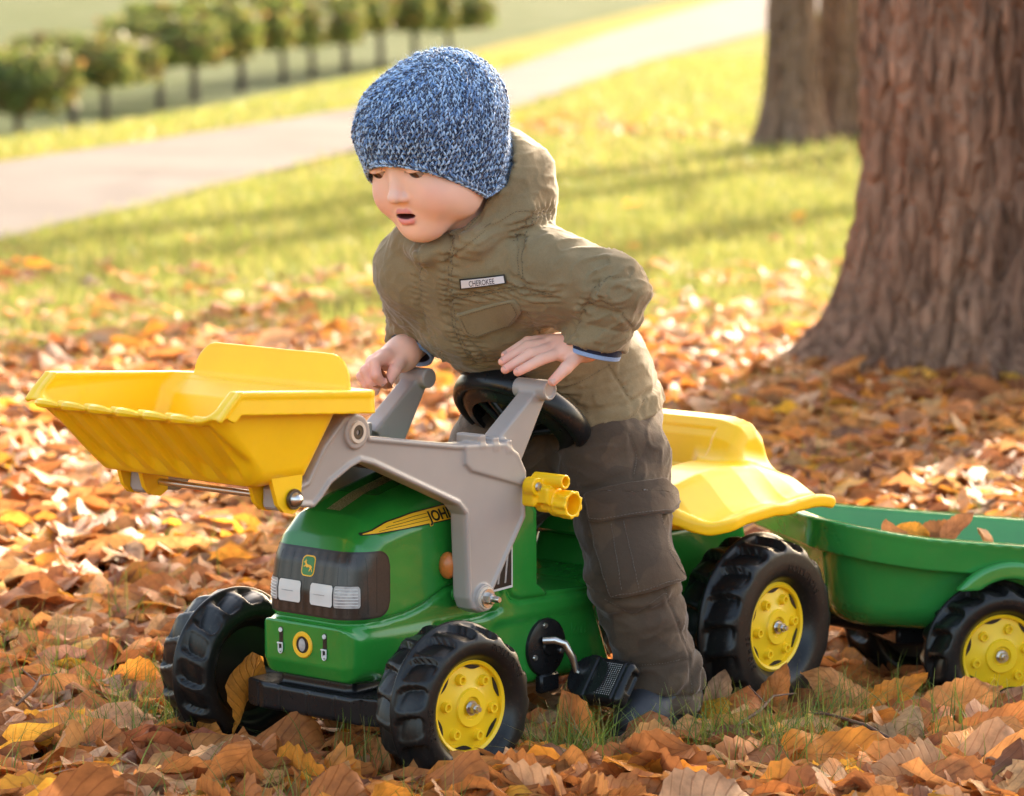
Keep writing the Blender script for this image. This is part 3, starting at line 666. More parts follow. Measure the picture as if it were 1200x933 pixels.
# --- front axle plate ---------------------------------------------------
def bump_f(p):
    x, y, z = p[:, 0], p[:, 1], p[:, 2]
    d = rbox(p, (.002, 0, .0795), (.058, .112, .0165), .006)
    d = np.maximum(d, (x + np.abs(y) * .35 - .085))
    d = smin(d, rbox(p, (.01, 0, .102), (.036, .06, .013), .01), .006)
    for yy in (-.085, -.045, .0, .045, .085): d = d + .0022 * np.exp(-((y - yy) / .0016) ** 2) * (z < .094)
    return d
sdf_obj('front_axle_plate', bump_f, (-.07, -.125, .05), (.08, .125, .125), .0022, M_BLACK, TRAC)
mb = MB(); mb.tube([(0, -.19, .0935), (0, .19, .0935)], .006, 12); mb.build('axle_rod', M_STEEL, TRAC)
mb = MB(); mb.tube([(-.60, -.19, .103), (-.60, .19, .103)], .006, 12); mb.build('axle_rod', M_STEEL, TRAC)
# --- wheels ---------------------------------------------------------------
def tyre_mesh(name, Rr, W, rim, n):
    s = Rr / .0935
    half = [(.60, rim - .006), (.74, rim), (.90, rim + .004 * s), (.985, rim + .010 * s), (1.0, rim + .018 * s), (.975, .0815 * s), (.90, .0875 * s), (.72, .0918 * s), (.45, .0938 * s), (.16, .0945 * s), (.085, .0945 * s), (.06, .0985 * s), (0, .0992 * s)]
    pts = [(y * W / 2, r) for y, r in half] + [(-y * W / 2, r) for y, r in half[-2::-1]]
    pts = np.array(pts); d = np.r_[0, np.cumsum(np.linalg.norm(np.diff(pts, axis=0), axis=1))]; t = np.linspace(0, d[-1], 72)
    pr = np.stack([np.interp(t, d, pts[:, 0]), np.interp(t, d, pts[:, 1])], -1)
    for _ in range(1): pr[1:-1] = (pr[:-2] + 2 * pr[1:-1] + pr[2:]) / 4
    th = np.linspace(0, 2 * np.pi, 288, endpoint=False); TH, Y = np.meshgrid(th, pr[:, 0], indexing='ij'); Rr_ = np.broadcast_to(pr[:, 1], TH.shape).copy()
    yf = np.abs(Y) / (W / 2); ph = (TH * n / (2 * np.pi) + .5 * (Y > 0) - .25 * yf) % 1
    u = (ph - .5) / .41; v = (yf - .53) / .43
    q = np.abs(u) ** 5 + np.abs(v) ** 4; mask = sstep(1.0, .70, q) * (pr[:, 1] > rim + .014 * s)[None]
    dep = .0098 * s * mask * (.55 + .45 * u)
    nx = np.gradient(pr[:, 1]); ny = -np.gradient(pr[:, 0]); l = np.hypot(nx, ny); nx, ny = nx / l, ny / l   # outward normal (y,r)
    sgn = np.sign(ny[36]) or 1
    Y = Y - dep * nx * sgn * .6; Rr_ = Rr_ - dep * np.abs(ny)
    V = np.stack([Rr_ * np.cos(TH), Y, Rr_ * np.sin(TH)], -1).reshape(-1, 3)
    return mesh_np(name, V, grid_faces(288, 72, True), mat=M_TYRE)
RIMR = .0585
def rim_mesh():
    mb = MB(); M = TR((0, 0, 0), rotm((0, 1, 0)))
    mb.lathe([(0, .004), (.012, .004), (.0135, .0075), (.022, .0075), (.0235, .0045), (.030, .002), (.046, .000), (.0505, -.001), (.0515, .004), (.0550, .0055), (.0585, .002), (.0590, -.008)], 64, M)
    for k in range(6):
        a = R(60 * k + 20); c = (.037 * math.cos(a), 0, .037 * math.sin(a)); mb.lathe([(0, .0035), (.0032, .0035), (.0036, .0075), (.0058, .0075), (.0070, .0008)], 16, TR(c, rotm((0, 1, 0))))
    mb2 = MB()
    for k in range(1):
        a0 = 50; pts = []
        for q in np.linspace(-15, 15, 9): pts.append((.0500 * math.cos(R(a0 + q)), .0500 * math.sin(R(a0 + q))))
        for q in np.linspace(15, -15, 9): rr_ = .0500 - .0050 * (1 - (q / 15) ** 2); pts.append((rr_ * math.cos(R(a0 + q)), rr_ * math.sin(R(a0 + q))))
        pts = [p for i, p in enumerate(pts) if i not in (9, 17)]
        mb2.prism(pts, -.004, .0011)  # solid black crescent over the dish, painting the shade inside an opening
    a = mb.build('rim', M_RIM); b = mb2.build('slot_shade', M_BPRINT, None, False)
    mb3 = MB(); mb3.lathe([(0, .0085), (.0085, .0085), (.009, .0075)], 20, M); mb3.lathe([(0, .016), (.0058, .016), (.0066, .0145), (.0066, .0085)], 6, M); mb3.lathe([(0, .021), (.003, .021), (.0036, .0195), (.0036, .016)], 14, M)
    c = mb3.build('hub_nut', M_STEEL)
    r = (a.data, b.data, c.data)
    for o in (a, b, c): bpy.data.objects.remove(o)
    return r
ME_RIM, ME_SLOT_SHADE, ME_NUT = rim_mesh()
TY_F = tyre_mesh('tyre', .0935, .086, RIMR, 16); TY_R = tyre_mesh('tyre', .1130, .098, RIMR + .002, 17)
def arc_text(txt, size, r, a0, y):
    me = text_mesh(txt, size, .0005, M_TYRE); n = len(me.vertices); c = np.empty(n * 3, np.float32); me.vertices.foreach_get('co', c); c = c.reshape(-1, 3)
    a = a0 - c[:, 0] / r; rr_ = r + c[:, 1]
    # seen from +Y the x axis runs right to left
    Q = np.stack([-rr_ * np.cos(a), y + c[:, 2], rr_ * np.sin(a)], -1); me.vertices.foreach_set('co', Q.astype(np.float32).ravel()); return me
LT = {}
for key, s, W in (('F', 1., .086), ('R', 1.209, .098)):
    LT[key] = [arc_text('ROLLY TOYS', .0105 * s, RIMR + .0125 * s, R(60), W / 2 - .0001), arc_text('310 x 95', .0105 * s, RIMR + .0125 * s, R(190), W / 2 - .0001)]
def wheel(parent, loc, side, kind, steer=0., spin=0.):
    W = .086 if kind == 'F' else .098; s = 1. if kind == 'F' else 1.209
    M = Matrix.Translation(loc) @ Matrix.Rotation(steer, 4, 'Z') @ (Matrix.Rotation(math.pi, 4, 'Z') if side < 0 else Matrix.Identity(4)) @ Matrix.Rotation(spin, 4, 'Y')
    w = empty('wheel'); w.parent = parent; w.matrix_local = M
    t = link('tyre', TY_F if kind == 'F' else TY_R, w)
    for l in LT[kind]: link('sidewall_lettering', l, w)
    r = link('rim', ME_RIM, w); r.location = (0, W / 2 - .018, 0)
    for k in range(6): o = link('slot_shade', ME_SLOT_SHADE, r); o.rotation_euler = (0, R(60 * k), 0)
    o = link('hub_nut', ME_NUT, w); o.location = (0, W / 2 - .018, 0)
    mb = MB(); mb.lathe([(0, 0), (RIMR + .004, 0)], 40, TR((0, 0, 0), rotm((0, 1, 0)))); 
    o = mb.build('inner_disc', M_BPRINT, w); o.location = (0, -W / 2 + .02, 0)
    return w
wheel(TRAC, (0, .180, .0935), 1, 'F', R(-5), R(12)); wheel(TRAC, (0, -.180, .0935), -1, 'F', R(-5), R(40))
wheel(TRAC, (-.600, .165, .105), 1, 'R', 0, R(25)); wheel(TRAC, (-.600, -.165, .105), -1, 'R', 0, R(5))
# --- loader arms ------------------------------------------------------------
ARM = [(.228, .346), (.17, .339), (.158, .347), (.141, .363), (.109, .378), (.092, .383), (.071, .377), (-.076, .314), (-.089, .301), (-.094, .199), (-.1, .186), (-.115, .179), (-.131, .185), (-.139, .204), (-.198, .286), (-.198, .343), (-.184, .366), (-.159, .381), (-.074, .387), (.076, .411), (.078, .425), (.088, .436), (.104, .441), (.12, .438), (.154, .408), (.180, .371), (.205, .364), (.226, .364)]
UPP = [(-.086, .39), (-.087, .362), (-.099, .352), (-.20, .322), (-.20, .345), (-.184, .368), (-.159, .383)]
LEV = [(-.150, .378), (-.202, .352), (-.2475, .425), (-.232, .438)]
def arm_f(p):
    x, y, z = p[:, 0], p[:, 1], p[:, 2]; d2 = poly2(x, z, ARM); u2 = poly2(x, z, UPP)
    d = extr(d2, y - .1075, .0125, .004)
    rim_ = np.maximum(np.abs(d2 + .0032) - .0032, 0) if False else np.abs(d2 + .003) - .0026
    bead = extr(rim_, y - .110, .0125, .002)
    d = smin(d, bead, .003)
    up = extr(np.maximum(u2, d2 + .001), y - .110, .0135, .003); d = smin(d, up, .003)
    d = smin(d, np.maximum(np.hypot(x + .121, z - .197) - .0165, np.abs(y - .1095) - .0155), .003)
    d = smin(d, np.maximum(np.hypot(x - .101, z - .419) - .0195, np.abs(y - .1085) - .0155), .003)
    # lever
    lv = extr(poly2(x, z, LEV), y - .098, .0135 , .003)
    d = smin(d, lv, .006)
    d = smin(d, extr(np.hypot(x + .240, z - .437) - .0125, y - .099, .026, .002), .004)
    d = np.maximum(d, -(np.maximum(np.hypot(x + .240, z - .437) - .0095, np.abs(y - .127) - .004)))
    for q in range(3): d = smin(d, rbox(p, (-.118 - q * .024, .104, .3835 - q * .0055 + .003), (.006, .019, .008), .002), .003)
    return d
Vn, Qn = surf(arm_f, (-.275, .065, .165), (.245, .14, .465), .0017)
add('loader_arm', Vn, Qn, M_GREY, TRAC); add('loader_arm', Vn * np.array([1, -1, 1]), Qn[:, ::-1], M_GREY, TRAC)
mb = MB(); mb.box((-.10, 0, .352), (.035, .085, .006), None, .003); mb.build('loader_cross_plate', M_BLACK, TRAC)
mb = MB(); mb.prism([(.075, .395), (-.09, .365), (-.09, .355), (.075, .383)], -.095, .095); mb.build('loader_brace', M_BLACK, TRAC)
mb = MB(); mb.tube([(.212, -.13, .354), (.212, .13, .354)], .004, 12); mb.build('steel_rod', M_STEEL, TRAC)
mb = MB(); mb.tube([(-.121, -.12, .197), (-.121, .142, .197)], .004, 12); mb.build('steel_rod', M_STEEL, TRAC)
for s in (1, -1):
    yv = (0, s, 0); M = TR((-.121, s * .125, .197), rotm(yv)); mb = MB(); mb.lathe([(.004, .0025), (.0135, .0025), (.014, 0)], 28, M); mb.build('washer', M_CREAM, TRAC)
    mb = MB(); mb.lathe([(.004, .0045), (.0115, .0045), (.0118, .0025)], 28, M); mb.lathe([(.0035, .012), (.0062, .012), (.0072, .0105), (.0072, .0045)], 6, M); mb.lathe([(0, .022), (.0032, .022), (.004, .020), (.004, .012)], 14, M); mb.build('pivot_nut', M_STEEL, TRAC)
    M = TR((.101, s * .1235, .419), rotm(yv)); mb = MB(); mb.lathe([(.0085, -.002), (.0085, .003), (.0125, .003), (.0135, .0)], 28, M); mb.build('bolt_washer', M_CREAM, TRAC)
    mb = MB(); mb.lathe([(0, .0), (.003, .0), (.003, .0022), (.0085, .0022)], 20, M); mb.build('bolt', M_DARKST, TRAC)
    M = TR((.212, s * .132, .354), rotm(yv)); mb = MB(); mb.lathe([(0, .010), (.004, .009), (.007, .006), (.0085, 0)], 20, M); mb.build('acorn_nut', M_STEEL, TRAC)
    mb = MB(); mb.lathe([(.003, .001), (.0115, .001), (.012, -.002)], 20, M); mb.build('nut_washer', M_DARKST, TRAC)
    for yy in (.1255, .090):
        mb = MB(); mb.prism([(.196, .381), (.246, .381), (.236, .350), (.226, .340), (.212, .337), (.200, .343)], s * (yy + .003), s * (yy - .003)); mb.build('bucket_bracket', M_YEL, TRAC)
    mb = MB(); mb.box((.213, s * .108, .355), (.016, .013, .014), None, .004); mb.build('bracket_bush', M_GREY, TRAC)
# --- bucket ---------------------------------------------------------------
BPOLY = [(.472, .5635), (.272, .3735), (.262, .371), (.195, .371), (.186, .3755), (.146, .446), (.114, .466), (.103, .54), (.103, .58)]
def rim0(x): return np.interp(x, [.09, .323, .338, .358, .5], [.4672, .486, .4735, .4548, .4548])
def bucket_f(p):
    x, y, z = p[:, 0], p[:, 1], p[:, 2]; ay = np.abs(y)
    ys = y * .146 / np.interp(z, [.371, .470], [.130, .147])
    ph = (ys / .292 + .5) * 6.6 + .12
    rib = sstep(.26, .44, ph % 1) * (1 - sstep(.72, .90, ph % 1)) * sstep(.128, .118, ay)
    on = sstep(.275, .290, x) * sstep(.352, .344, x)
    outer = extr(poly2(x, z, BPOLY), ys, .146, .021) + .0066 * on * (1 - rib) * sstep(.138, .126, ay)
    t0 = rim0(x)
    mm = np.clip((.126 - ay) / .034, 0, 1); top = t0 + .0395 * np.sqrt(np.maximum(1 - (1 - mm) ** 2, 0)) * sstep(.150, .138, x)
    qx = np.abs(x - .27) - .152; qy = ay - .1385; pl = np.minimum(np.maximum(qx, qy), 0) + np.hypot(np.maximum(qx, 0), np.maximum(qy, 0)) - .020
    shell = np.maximum(np.abs(outer + .0026) - .0025 - .0008 * on, z - top)
    hgt = .0245 * (1 - .93 * sstep(.330, .352, x))
    fl = sstep(.362, .352, x)
    skirt = np.maximum(np.abs(pl + .0015 - .06 * (t0 - z)) - .0018, np.maximum(z - t0, t0 - hgt - z))
    lid = np.maximum(np.maximum(np.abs(z - t0 + .0012) - .0019, pl), -outer - .004)
    lid = np.maximum(lid, x - .353); skirt = np.maximum(skirt, x - .353)
    d = smin(shell, smin(skirt, lid, .005), .004)
    return d
BUCK = sdf_obj('bucket', bucket_f, (.075, -.175, .36), (.375, .175, .515), .0019, M_YEL, TRAC)
for k in range(6):
    yc = ((k + .30 - .12 + .08) / 6.6 * 2 - 1) * .146; yc2 = yc + .030; mb = MB()
    mb.tube([(.3545, yc - .002, .4545), (.360, yc + .004, .4565), (.3625, yc + .010, .4570), (.3625, yc2 - .010, .4570), (.360, yc2 - .004, .4565), (.3545, yc2 + .002, .4545)], [.0030, .0046, .0055, .0055, .0046, .0030], 8)
    mb.build('bucket_tooth', M_YEL, BUCK)
# --- steering wheel -----------------------------------------------------------
SW = TR((-.332, 0, .388), rotm((-.62, 0, .78)))
mb = MB(); a = np.linspace(0, 2 * np.pi, 14, endpoint=False); mb.lathe([(.084 + .0095 * math.cos(t), .016 * math.sin(t)) for t in a], 64, SW, close=True)
st = mb.build('steering_wheel', M_BLACK, TRAC)
mb = MB(); inv = np.array(SW.to_3x3()).T; oc = np.array(SW.translation)
def sw(x, y, z): return tuple(np.array([x, y, z]) @ inv + oc)
for k in range(3):
    a0 = R(90 + 120 * k)
    for w in (-.012, .012):
        c, s_ = math.cos(a0), math.sin(a0); mb.tube([sw(.018 * c - w * s_ * .6, .018 * s_ + w * c * .6, -.02), sw(.05 * c - w * s_, .05 * s_ + w * c, -.010), sw(.081 * c - w * s_ * 1.5, .081 * s_ + w * c * 1.5, -.002)], .004, 8)
    c, s_ = math.cos(a0), math.sin(a0); q = [sw(.018 * c - .008 * s_, .018 * s_ + .008 * c, -.014), sw(.018 * c + .008 * s_, .018 * s_ - .008 * c, -.014), sw(.081 * c + .017 * s_, .081 * s_ - .017 * c, .001), sw(.081 * c - .017 * s_, .081 * s_ + .017 * c, .001)]
    mb.put(q, [(0, 1, 2, 3)])
mb.build('spoke', M_BLACK, st)
mb = MB(); mb.lathe([(.060, -.020), (.070, -.018), (.080, -.010), (.086, .0), (.084, .004), (.070, -.012), (.060, -.014)], 48, SW, close=True); mb.build('inner_web', M_BLACK, st)
mb = MB(); mb.lathe([(0, .004), (.022, .004), (.026, -.002), (.024, -.026), (.014, -.03), (.012, -.13)], 28, SW); mb.build('steering_column', M_BLACK, TRAC)
# --- yellow clip on the right-hand... rear edge of the arm ---------------------
def clip_f(p):
    x, y, z = p[:, 0], p[:, 1], p[:, 2]
    d = rbox(p, (-.202, .128, .317), (.010, .012, .017), .004)
    d = smin(d, np.maximum(np.hypot(x + .197, z - .325) - .011, np.abs(y - .134) - .008), .003)
    d = smin(d, rbox(p, (-.212, .140, .313), (.014, .016, .012), .004), .004)
    d = smin(d, np.maximum(np.hypot(x + .2145, z - .3315) - .0085, np.abs(y - .147) - .024), .003)
    a = np.arctan2(z - .3035, x + .222); rr_ = .0165 + .0012 * np.cos(a * 9) * sstep(.155, .165, y)
    body_ = np.maximum(np.hypot(x + .222, z - .3035) - rr_, np.abs(y - .163) - .014)
    d = smin(d, body_, .002)
    d = smin(d, np.maximum(np.hypot(x + .218, z - .302) - .011, np.abs(y - .142) - .014), .003)
    d = np.maximum(d, -np.maximum(np.hypot(x + .222, z - .3035) - .0125, -(y - .158)))
    d = np.maximum(d, -np.maximum(np.hypot(x + .2145, z - .3315) - .0058, -(y - .160)))
    d = np.maximum(d, -rbox(p, (-.203, .146, .300), (.006, .009, .006), .003))
    return d
sdf_obj('yellow_clip', clip_f, (-.25, .105, .275), (-.175, .185, .35), .0014, M_YEL, TRAC)
mb = MB(); M = TR((-.197, .1425, .325), rotm((0, 1, 0))); mb.lathe([(0, .001), (.0015, .0012), (.002, .003), (.005, .0025), (.0058, 0)], 18, M); mb.build('clip_screw', M_STEEL, TRAC)
# --- pedal -----------------------------------------------------------------------
for s in (1, -1):
    yv = (0, s, 0); mb = MB(); M = TR((-.268, s * .091, .113), rotm(yv)); mb.lathe([(0, .007), (.030, .007), (.0355, .005), (.0365, 0)], 44, M); mb.lathe([(.0, .010), (.009, .010), (.010, .007)], 24, M)
    cp = mb.build('crank_plate', M_BLACK, TRAC)
    mb = MB(); mb.box((-.272, s * .093, .068), (.018, .006, .012), None, .003); mb.build('plate_foot', M_BLACK, cp)
    for ax, az in ((-.262, .141), (-.243, .103), (-.293, .105)):
        mb = MB(); mb.lathe([(0, .0022), (.003, .0022), (.0038, 0)], 12, TR((ax, s * .098, az), rotm(yv))); mb.build('screw', M_STEEL, cp)
    q = 1 if s > 0 else -1; cx, cz = (-.268, .123)
    px_, pz_ = (-.290, .078) if s > 0 else (-.246, .160)
    mb = MB(); mb.tube([(cx + .012, s * .1, cz), (cx + .004, s * .112, cz + .001), (cx - .004, s * .121, cz - .003 * q), ((cx + px_) / 2 - .004, s * .125, (cz + pz_) / 2), (px_, s * .126, pz_ + .004 * q), (px_, s * .15, pz_)], .0048, 12); mb.build('crank', M_STEEL, TRAC)
    Mp = Matrix.Rotation(R(52), 3, 'Y') @ Matrix.Rotation(R(0), 3, 'Z'); Mpn = np.array(Mp); pc = (px_ - .004, s * .172, pz_ - .004)
    def ped(p):
        l = (p - np.array(pc)) @ Mpn; x, y, z = l[:, 0], l[:, 1], l[:, 2]
        d = rbox(l, (0, 0, 0), (.030, .036, .0125), .009)
        d = smin(d, np.maximum(np.hypot(x, (y + s * .026)) - .0285, np.abs(z) - .0115), .006)
        d = d + .0018 * np.exp(-((y + s * .017) / .0022) ** 2) * (z > 0) + .0018 * np.exp(-((y - s * .026) / .0018) ** 2)
        d = np.maximum(d, -rbox(l, (-.004, s * .040, 0), (.014, .008, .006), .003))
        return d
    pd = sdf_obj('pedal', ped, np.array(pc) - .055, np.array(pc) + .055, .0018, M_BLACK, TRAC)
    V = []; Fq = []
    for i in range(17):
        for j in range(11):
            x = -.021 + i * .00262; y = s * (-.012 + j * .0032); h = .0008; b = np.array([(x - h, y - h, .0122), (x + h, y - h, .0122), (x + h, y + h, .0122), (x - h, y + h, .0122), (x, y, .0136)]); k = len(V) * 5
            V.append(b); Fq += [(k, k + 1, k + 4), (k + 1, k + 2, k + 4), (k + 2, k + 3, k + 4), (k + 3, k, k + 4)]
    V = np.concatenate(V) @ Mpn.T + np.array(pc); o = add('tread_stud', V, np.array(Fq), M_LGREY, pd, smooth=False); tag(o, kind='stuff')
# --- seat --------------------------------------------------------------------------
SEAT = [(-.42, .248), (-.45, .270), (-.56, .278), (-.600, .292), (-.622, .340), (-.640, .360), (-.668, .362), (-.686, .345), (-.715, .270), (-.70, .245), (-.55, .235)]
FEN = [(-.395, .262), (-.42, .275), (-.46, .290), (-.52, .302), (-.58, .306), (-.63, .302), (-.662, .294), (-.685, .287), (-.702, .282)]
def seat_f(p):
    x, y, z = p[:, 0], p[:, 1], p[:, 2]; ay = np.abs(y)
    zz = z + 2.2 * np.maximum(ay - .06, 0) ** 2 * 1.6
    d = extr(poly2(x, zz, SEAT), y, .118, .016)
    d = d + .0022 * sstep(.0, .003, -np.maximum(np.abs(y) - .078, np.abs(z - .325) - .025)) * (x > -.64)
    dr = .046 * sstep(.130, .198, ay) * (1 - .45 * sstep(-.60, -.70, x)); l = line2(x, z + dr, FEN) - .0050
    tap = .15 + .062 * sstep(-.41, -.50, x)
    f = smax(l, np.maximum(ay - tap, .07 - ay), .004)
    d = smin(d, f, .022)
    lip = smax(line2(x, z + dr, FEN) - .0078, np.abs(ay - tap + .004) - .0050, .003)
    return smin(d, lip, .004)
sdf_obj('seat', seat_f, (-.735, -.235, .22), (-.355, .235, .378), .0025, M_YEL, TRAC)
mb = MB(); mb.box((-.55, 0, .238), (.13, .085, .014), None, .006); mb.build('seat_base', M_GREEN, TRAC)
mb = MB(); mb.tube([(-.78, 0, .12), (-.79, 0, .165)], .006, 12); mb.build('tow_pin', M_STEEL, TRAC)
print('tractor', round(time.time() - T0, 1))

# ================================================================== TRAILER
TRL = empty('toy_trailer', frame((.603, 5.095, -.062), R(73), 0), 'green tub trailer on two yellow-hubbed wheels behind the tractor', 'toy trailer')
PIT = R(6.6)
def tub(p):
    # undo the nose-up pitch about the axle
    c, s = math.cos(PIT), math.sin(PIT); q = p - np.array([0, 0, .095]); x = q[:, 0] * c + q[:, 2] * s; z = -q[:, 0] * s + q[:, 2] * c + .095; y = p[:, 1]
    top = .243 + .014 * sstep(.10, .30, x)
    t = np.clip((z - .11) / .13, -.2, 1.2)
    def solid(g):
        hx0 = -.37 - .02 * t + g * 0; xf = .205 + .050 * t; hy = .115 + .035 * t
        cx = (xf + hx0) / 2; hx = (xf - hx0) / 2
        r = .05
        qx = np.abs(x - cx) - (hx - g - r); qy = np.abs(y) - (hy - g - r)
        pl = np.minimum(np.maximum(qx, qy), 0) + np.hypot(np.maximum(qx, 0), np.maximum(qy, 0)) - r
        return pl, pl
    pl, _ = solid(0)
    bot = .112 + g0
    r = .035; a = pl + r; b = (bot - z) + r
    out = np.minimum(np.maximum(a, b), 0) + np.hypot(np.maximum(a, 0), np.maximum(b, 0)) - r
    wall = np.maximum(np.abs(out + .0025) - .0028, z - top)
    sk = np.maximum(np.abs(pl - .0165 - .03 * np.clip(top - z, 0, .05)) - .0026, np.maximum(z - top, (top - .042) - z))
    rimt = np.maximum(np.maximum(np.abs(z - top + .0018) - .0026, pl - .0175), -pl - .003)
    d = smin(wall, smin(sk, rimt, .004), .004)
    arch = np.maximum(np.hypot(x - 0, z - .095) - .118, np.maximum(np.abs(np.abs(y) - .160) - .016, .2 - z)) if False else 1e3
    return d
g0 = 0.
sdf_obj('tub', tub, (-.42, -.19, .06), (.31, .19, .36), .0030, M_TGREEN, TRL)
def bulge(p):
    x, z = p[:, 0], p[:, 2]; ay = np.abs(p[:, 1])
    return np.maximum(rbox(np.stack([np.hypot(x + .01, z - .125) - .085, ay - .166, 0 * x], -1), (0, 0, 0), (.012, .0085, 9), .006), .186 - z)
sdf_obj('wheel_arch', bulge, (-.13, .13, .17), (.12, .19, .24), .003, M_TGREEN, TRL); sdf_obj('wheel_arch', bulge, (-.13, -.19, .17), (.12, -.13, .24), .003, M_TGREEN, TRL)
wheel(TRL, (0, .140, .095), 1, 'F', 0, R(33)); wheel(TRL, (0, -.140, .095), -1, 'F', 0, R(8))
mb = MB(); mb.tube([(0, -.16, .095), (0, .16, .095)], .006, 12); mb.build('axle_rod', M_STEEL, TRL)
mb = MB(); mb.box((-.06, 0, .105), (.16, .05, .014), None, .005); mb.build('chassis_plate', M_BLACK, TRL)
mb = MB(); mb.tube([(.08, 0, .108), (.20, 0, .135), (.30, -.005, .168)], .013, 12); mb.build('drawbar', M_BLACK, TRL)
print('trailer', round(time.time() - T0, 1))

# ================================================================== PERSON
def to_loc(v): return np.array([-math.sin(HA) * v[0] - math.cos(HA) * v[1], math.cos(HA) * v[0] - math.sin(HA) * v[1], v[2]])
def head_axes(yaw, pit, rol):
    f = np.array([-math.sin(yaw), -math.cos(yaw), 0]); l = np.array([math.cos(yaw), -math.sin(yaw), 0]); u = np.array([0, 0, 1.])
    f2 = f * math.cos(pit) - u * math.sin(pit); u2 = u * math.cos(pit) + f * math.sin(pit)
    l3 = l * math.cos(rol) + u2 * math.sin(rol); u3 = u2 * math.cos(rol) - l * math.sin(rol)
    return np.stack([to_loc(f2), to_loc(l3), to_loc(u3)], 1)     # columns
HR = head_axes(R(37), R(19), R(3)); HC = np.array([-.159, 0, .740])
def hl(p): return (p - HC) @ HR
def hw_(q): return np.asarray(q) @ HR.T + HC
SKIN = np.array([.84, .51, .385])
def face(q):
    x, y, z = q[:, 0], q[:, 1], q[:, 2]; ay = np.abs(y); s = np.stack([x, ay, z], -1)
    d = ell(q, (-.008, 0, .002), (.084, .073, .072))
    d = smin(d, ell(q, (.018, 0, -.045), (.060, .058, .060)), .025)
    d = smin(d, ell(s, (.044, .030, -.050), (.031, .030, .030)), .018)       # cheeks
    d = smin(d, ell(s, (.015, .045, -.055), (.032, .022, .036)), .018)
    d = smin(d, ell(q, (.052, 0, -.092), (.021, .026, .018)), .026)           # chin
    d = smin(d, ell(q, (.060, 0, .014), (.012, .036, .010)), .014)            # brow
    d = smax(d, -ell(s, (.0835, .0285, -.0105), (.0125, .0145, .0088)), .008)  # eye sockets
    d = smin(d, cap(q, (.0735, 0, -.006), (.0850, 0, -.0375), .0048, .0068), .010)  # nose
    d = smin(d, ell(q, (.0872, 0, -.0405), (.0088, .0086, .0074)), .005)
    d = smin(d, ell(s, (.0805, .0084, -.0435), (.0068, .0058, .0052)), .004)
    d = smax(d, -ell(s, (.0845, .0046, -.0490), (.0035, .0026, .0022)), .002)
    # lips: upper bow and fuller lower lip around an open mouth
    mz = -.0675; xx = .0835 - 6.5 * ay ** 2
    up = chain(s, [(.0782, 0, mz + .0048), (.0776, .006, mz + .0054), (.0705, .0172, mz + .0024)], [.0024, .0022, .0013], .003)
    lw = chain(s, [(.0765, 0, mz - .0082), (.0755, .007, mz - .0070), (.0702, .0172, mz + .0016)], [.0032, .0029, .0015], .003)
    d = smin(d, up, .005); d = smin(d, lw, .005)
    d = smax(d, -ell(q, (.0790, 0, mz - .0006), (.0160, .0142, .0038)), .0015)
    # eyelids
    lid = np.maximum(np.abs(ell(s, (.0665, .0285, -.0110), (.0126, .0126, .0126)) - .0006) - .0010, -(z + .0112 + (x - .07) * .1))
    d = smin(d, lid, .0018)
    # ears (under the hat) and neck
    d = smin(d, ell(s, (-.012, .068, -.022), (.016, .007, .024)), .006)
    return d
def head_f(p):
    q = hl(p); d = face(q)
    return smin(d, cap(p, HC + HR @ np.array([-.022, 0, -.05]), (-.235, 0, .60), .040, .046), .02)
def facecol(p):
    q = hl(p); s = np.stack([q[:, 0], np.abs(q[:, 1]), q[:, 2]], -1); n = noise3(p * 60)[:, None]; n2 = noise3(p * 22 + 4)[:, None]
    c = SKIN * (1 + .06 * n + .07 * n2 * np.array([.6, 1, 1]))
    ck = np.exp(-(np.linalg.norm(s - np.array([.060, .036, -.045]), axis=1) / .022) ** 2)[:, None]; c = c * (1 - .5 * ck) + np.array([.74, .30, .22]) * .5 * ck
    nt = np.exp(-(np.linalg.norm(q - np.array([.090, 0, -.043]), axis=1) / .010) ** 2)[:, None]; c = c * (1 - .3 * nt) + np.array([.60, .24, .16]) * .3 * nt
    mz = -.0675
    up = chain(s, [(.0782, 0, mz + .0048), (.0776, .006, mz + .0054), (.0705, .0172, mz + .0024)], [.0040, .0038, .0022], .003)
    lw = chain(s, [(.0765, 0, mz - .0082), (.0755, .007, mz - .0070), (.0702, .0172, mz + .0016)], [.0048, .0044, .0024], .003)
    lp = sstep(.0010, -.0010, np.minimum(up, lw))[:, None]; c = c * (1 - lp) + np.array([.70, .25, .22]) * lp
    mo = sstep(.0008, -.0010, ell(q, (.0770, 0, mz - .0006), (.0160, .0148, .0044)))[:, None] * (q[:, 0] < .0765)[:, None]; c = c * (1 - mo) + np.array([.10, .018, .016]) * mo
    eb = np.exp(-((q[:, 2] - .014 + 8 * (np.abs(q[:, 1]) - .03) ** 2) / .0028) ** 2) * (np.abs(np.abs(q[:, 1]) - .03) < .016) * (q[:, 0] > .04); eb = eb[:, None] * .45; c = c * (1 - eb) + np.array([.20, .10, .05]) * eb
    le = np.linalg.norm(s - np.array([.0665, .0285, -.0110]), axis=1); ll = np.exp(-((q[:, 2] + .0117 + (q[:, 0] - .07) * .1) / .0011) ** 2) * (le < .0162); ll = ll[:, None] * .85; c = c * (1 - ll) + np.array([.06, .03, .02]) * ll
    return np.clip(c, .01, 1)
M_SKIN = attr_mat('skin', .55, sss=.22, bumpscale=500)
def hand_f(W, palm, fingers, radii, kk=.006):
    def f(p):
        d = chain(p, W, [.0215, .0205], .01)
        d = smin(d, palm(p), .014)
        for F_, r in zip(fingers, radii): d = smin(d, chain(p, F_, [v * .95 for v in r], .0022), kk * .75)
        return d
    return f
A3 = lambda *a: [np.array(q) for q in a]
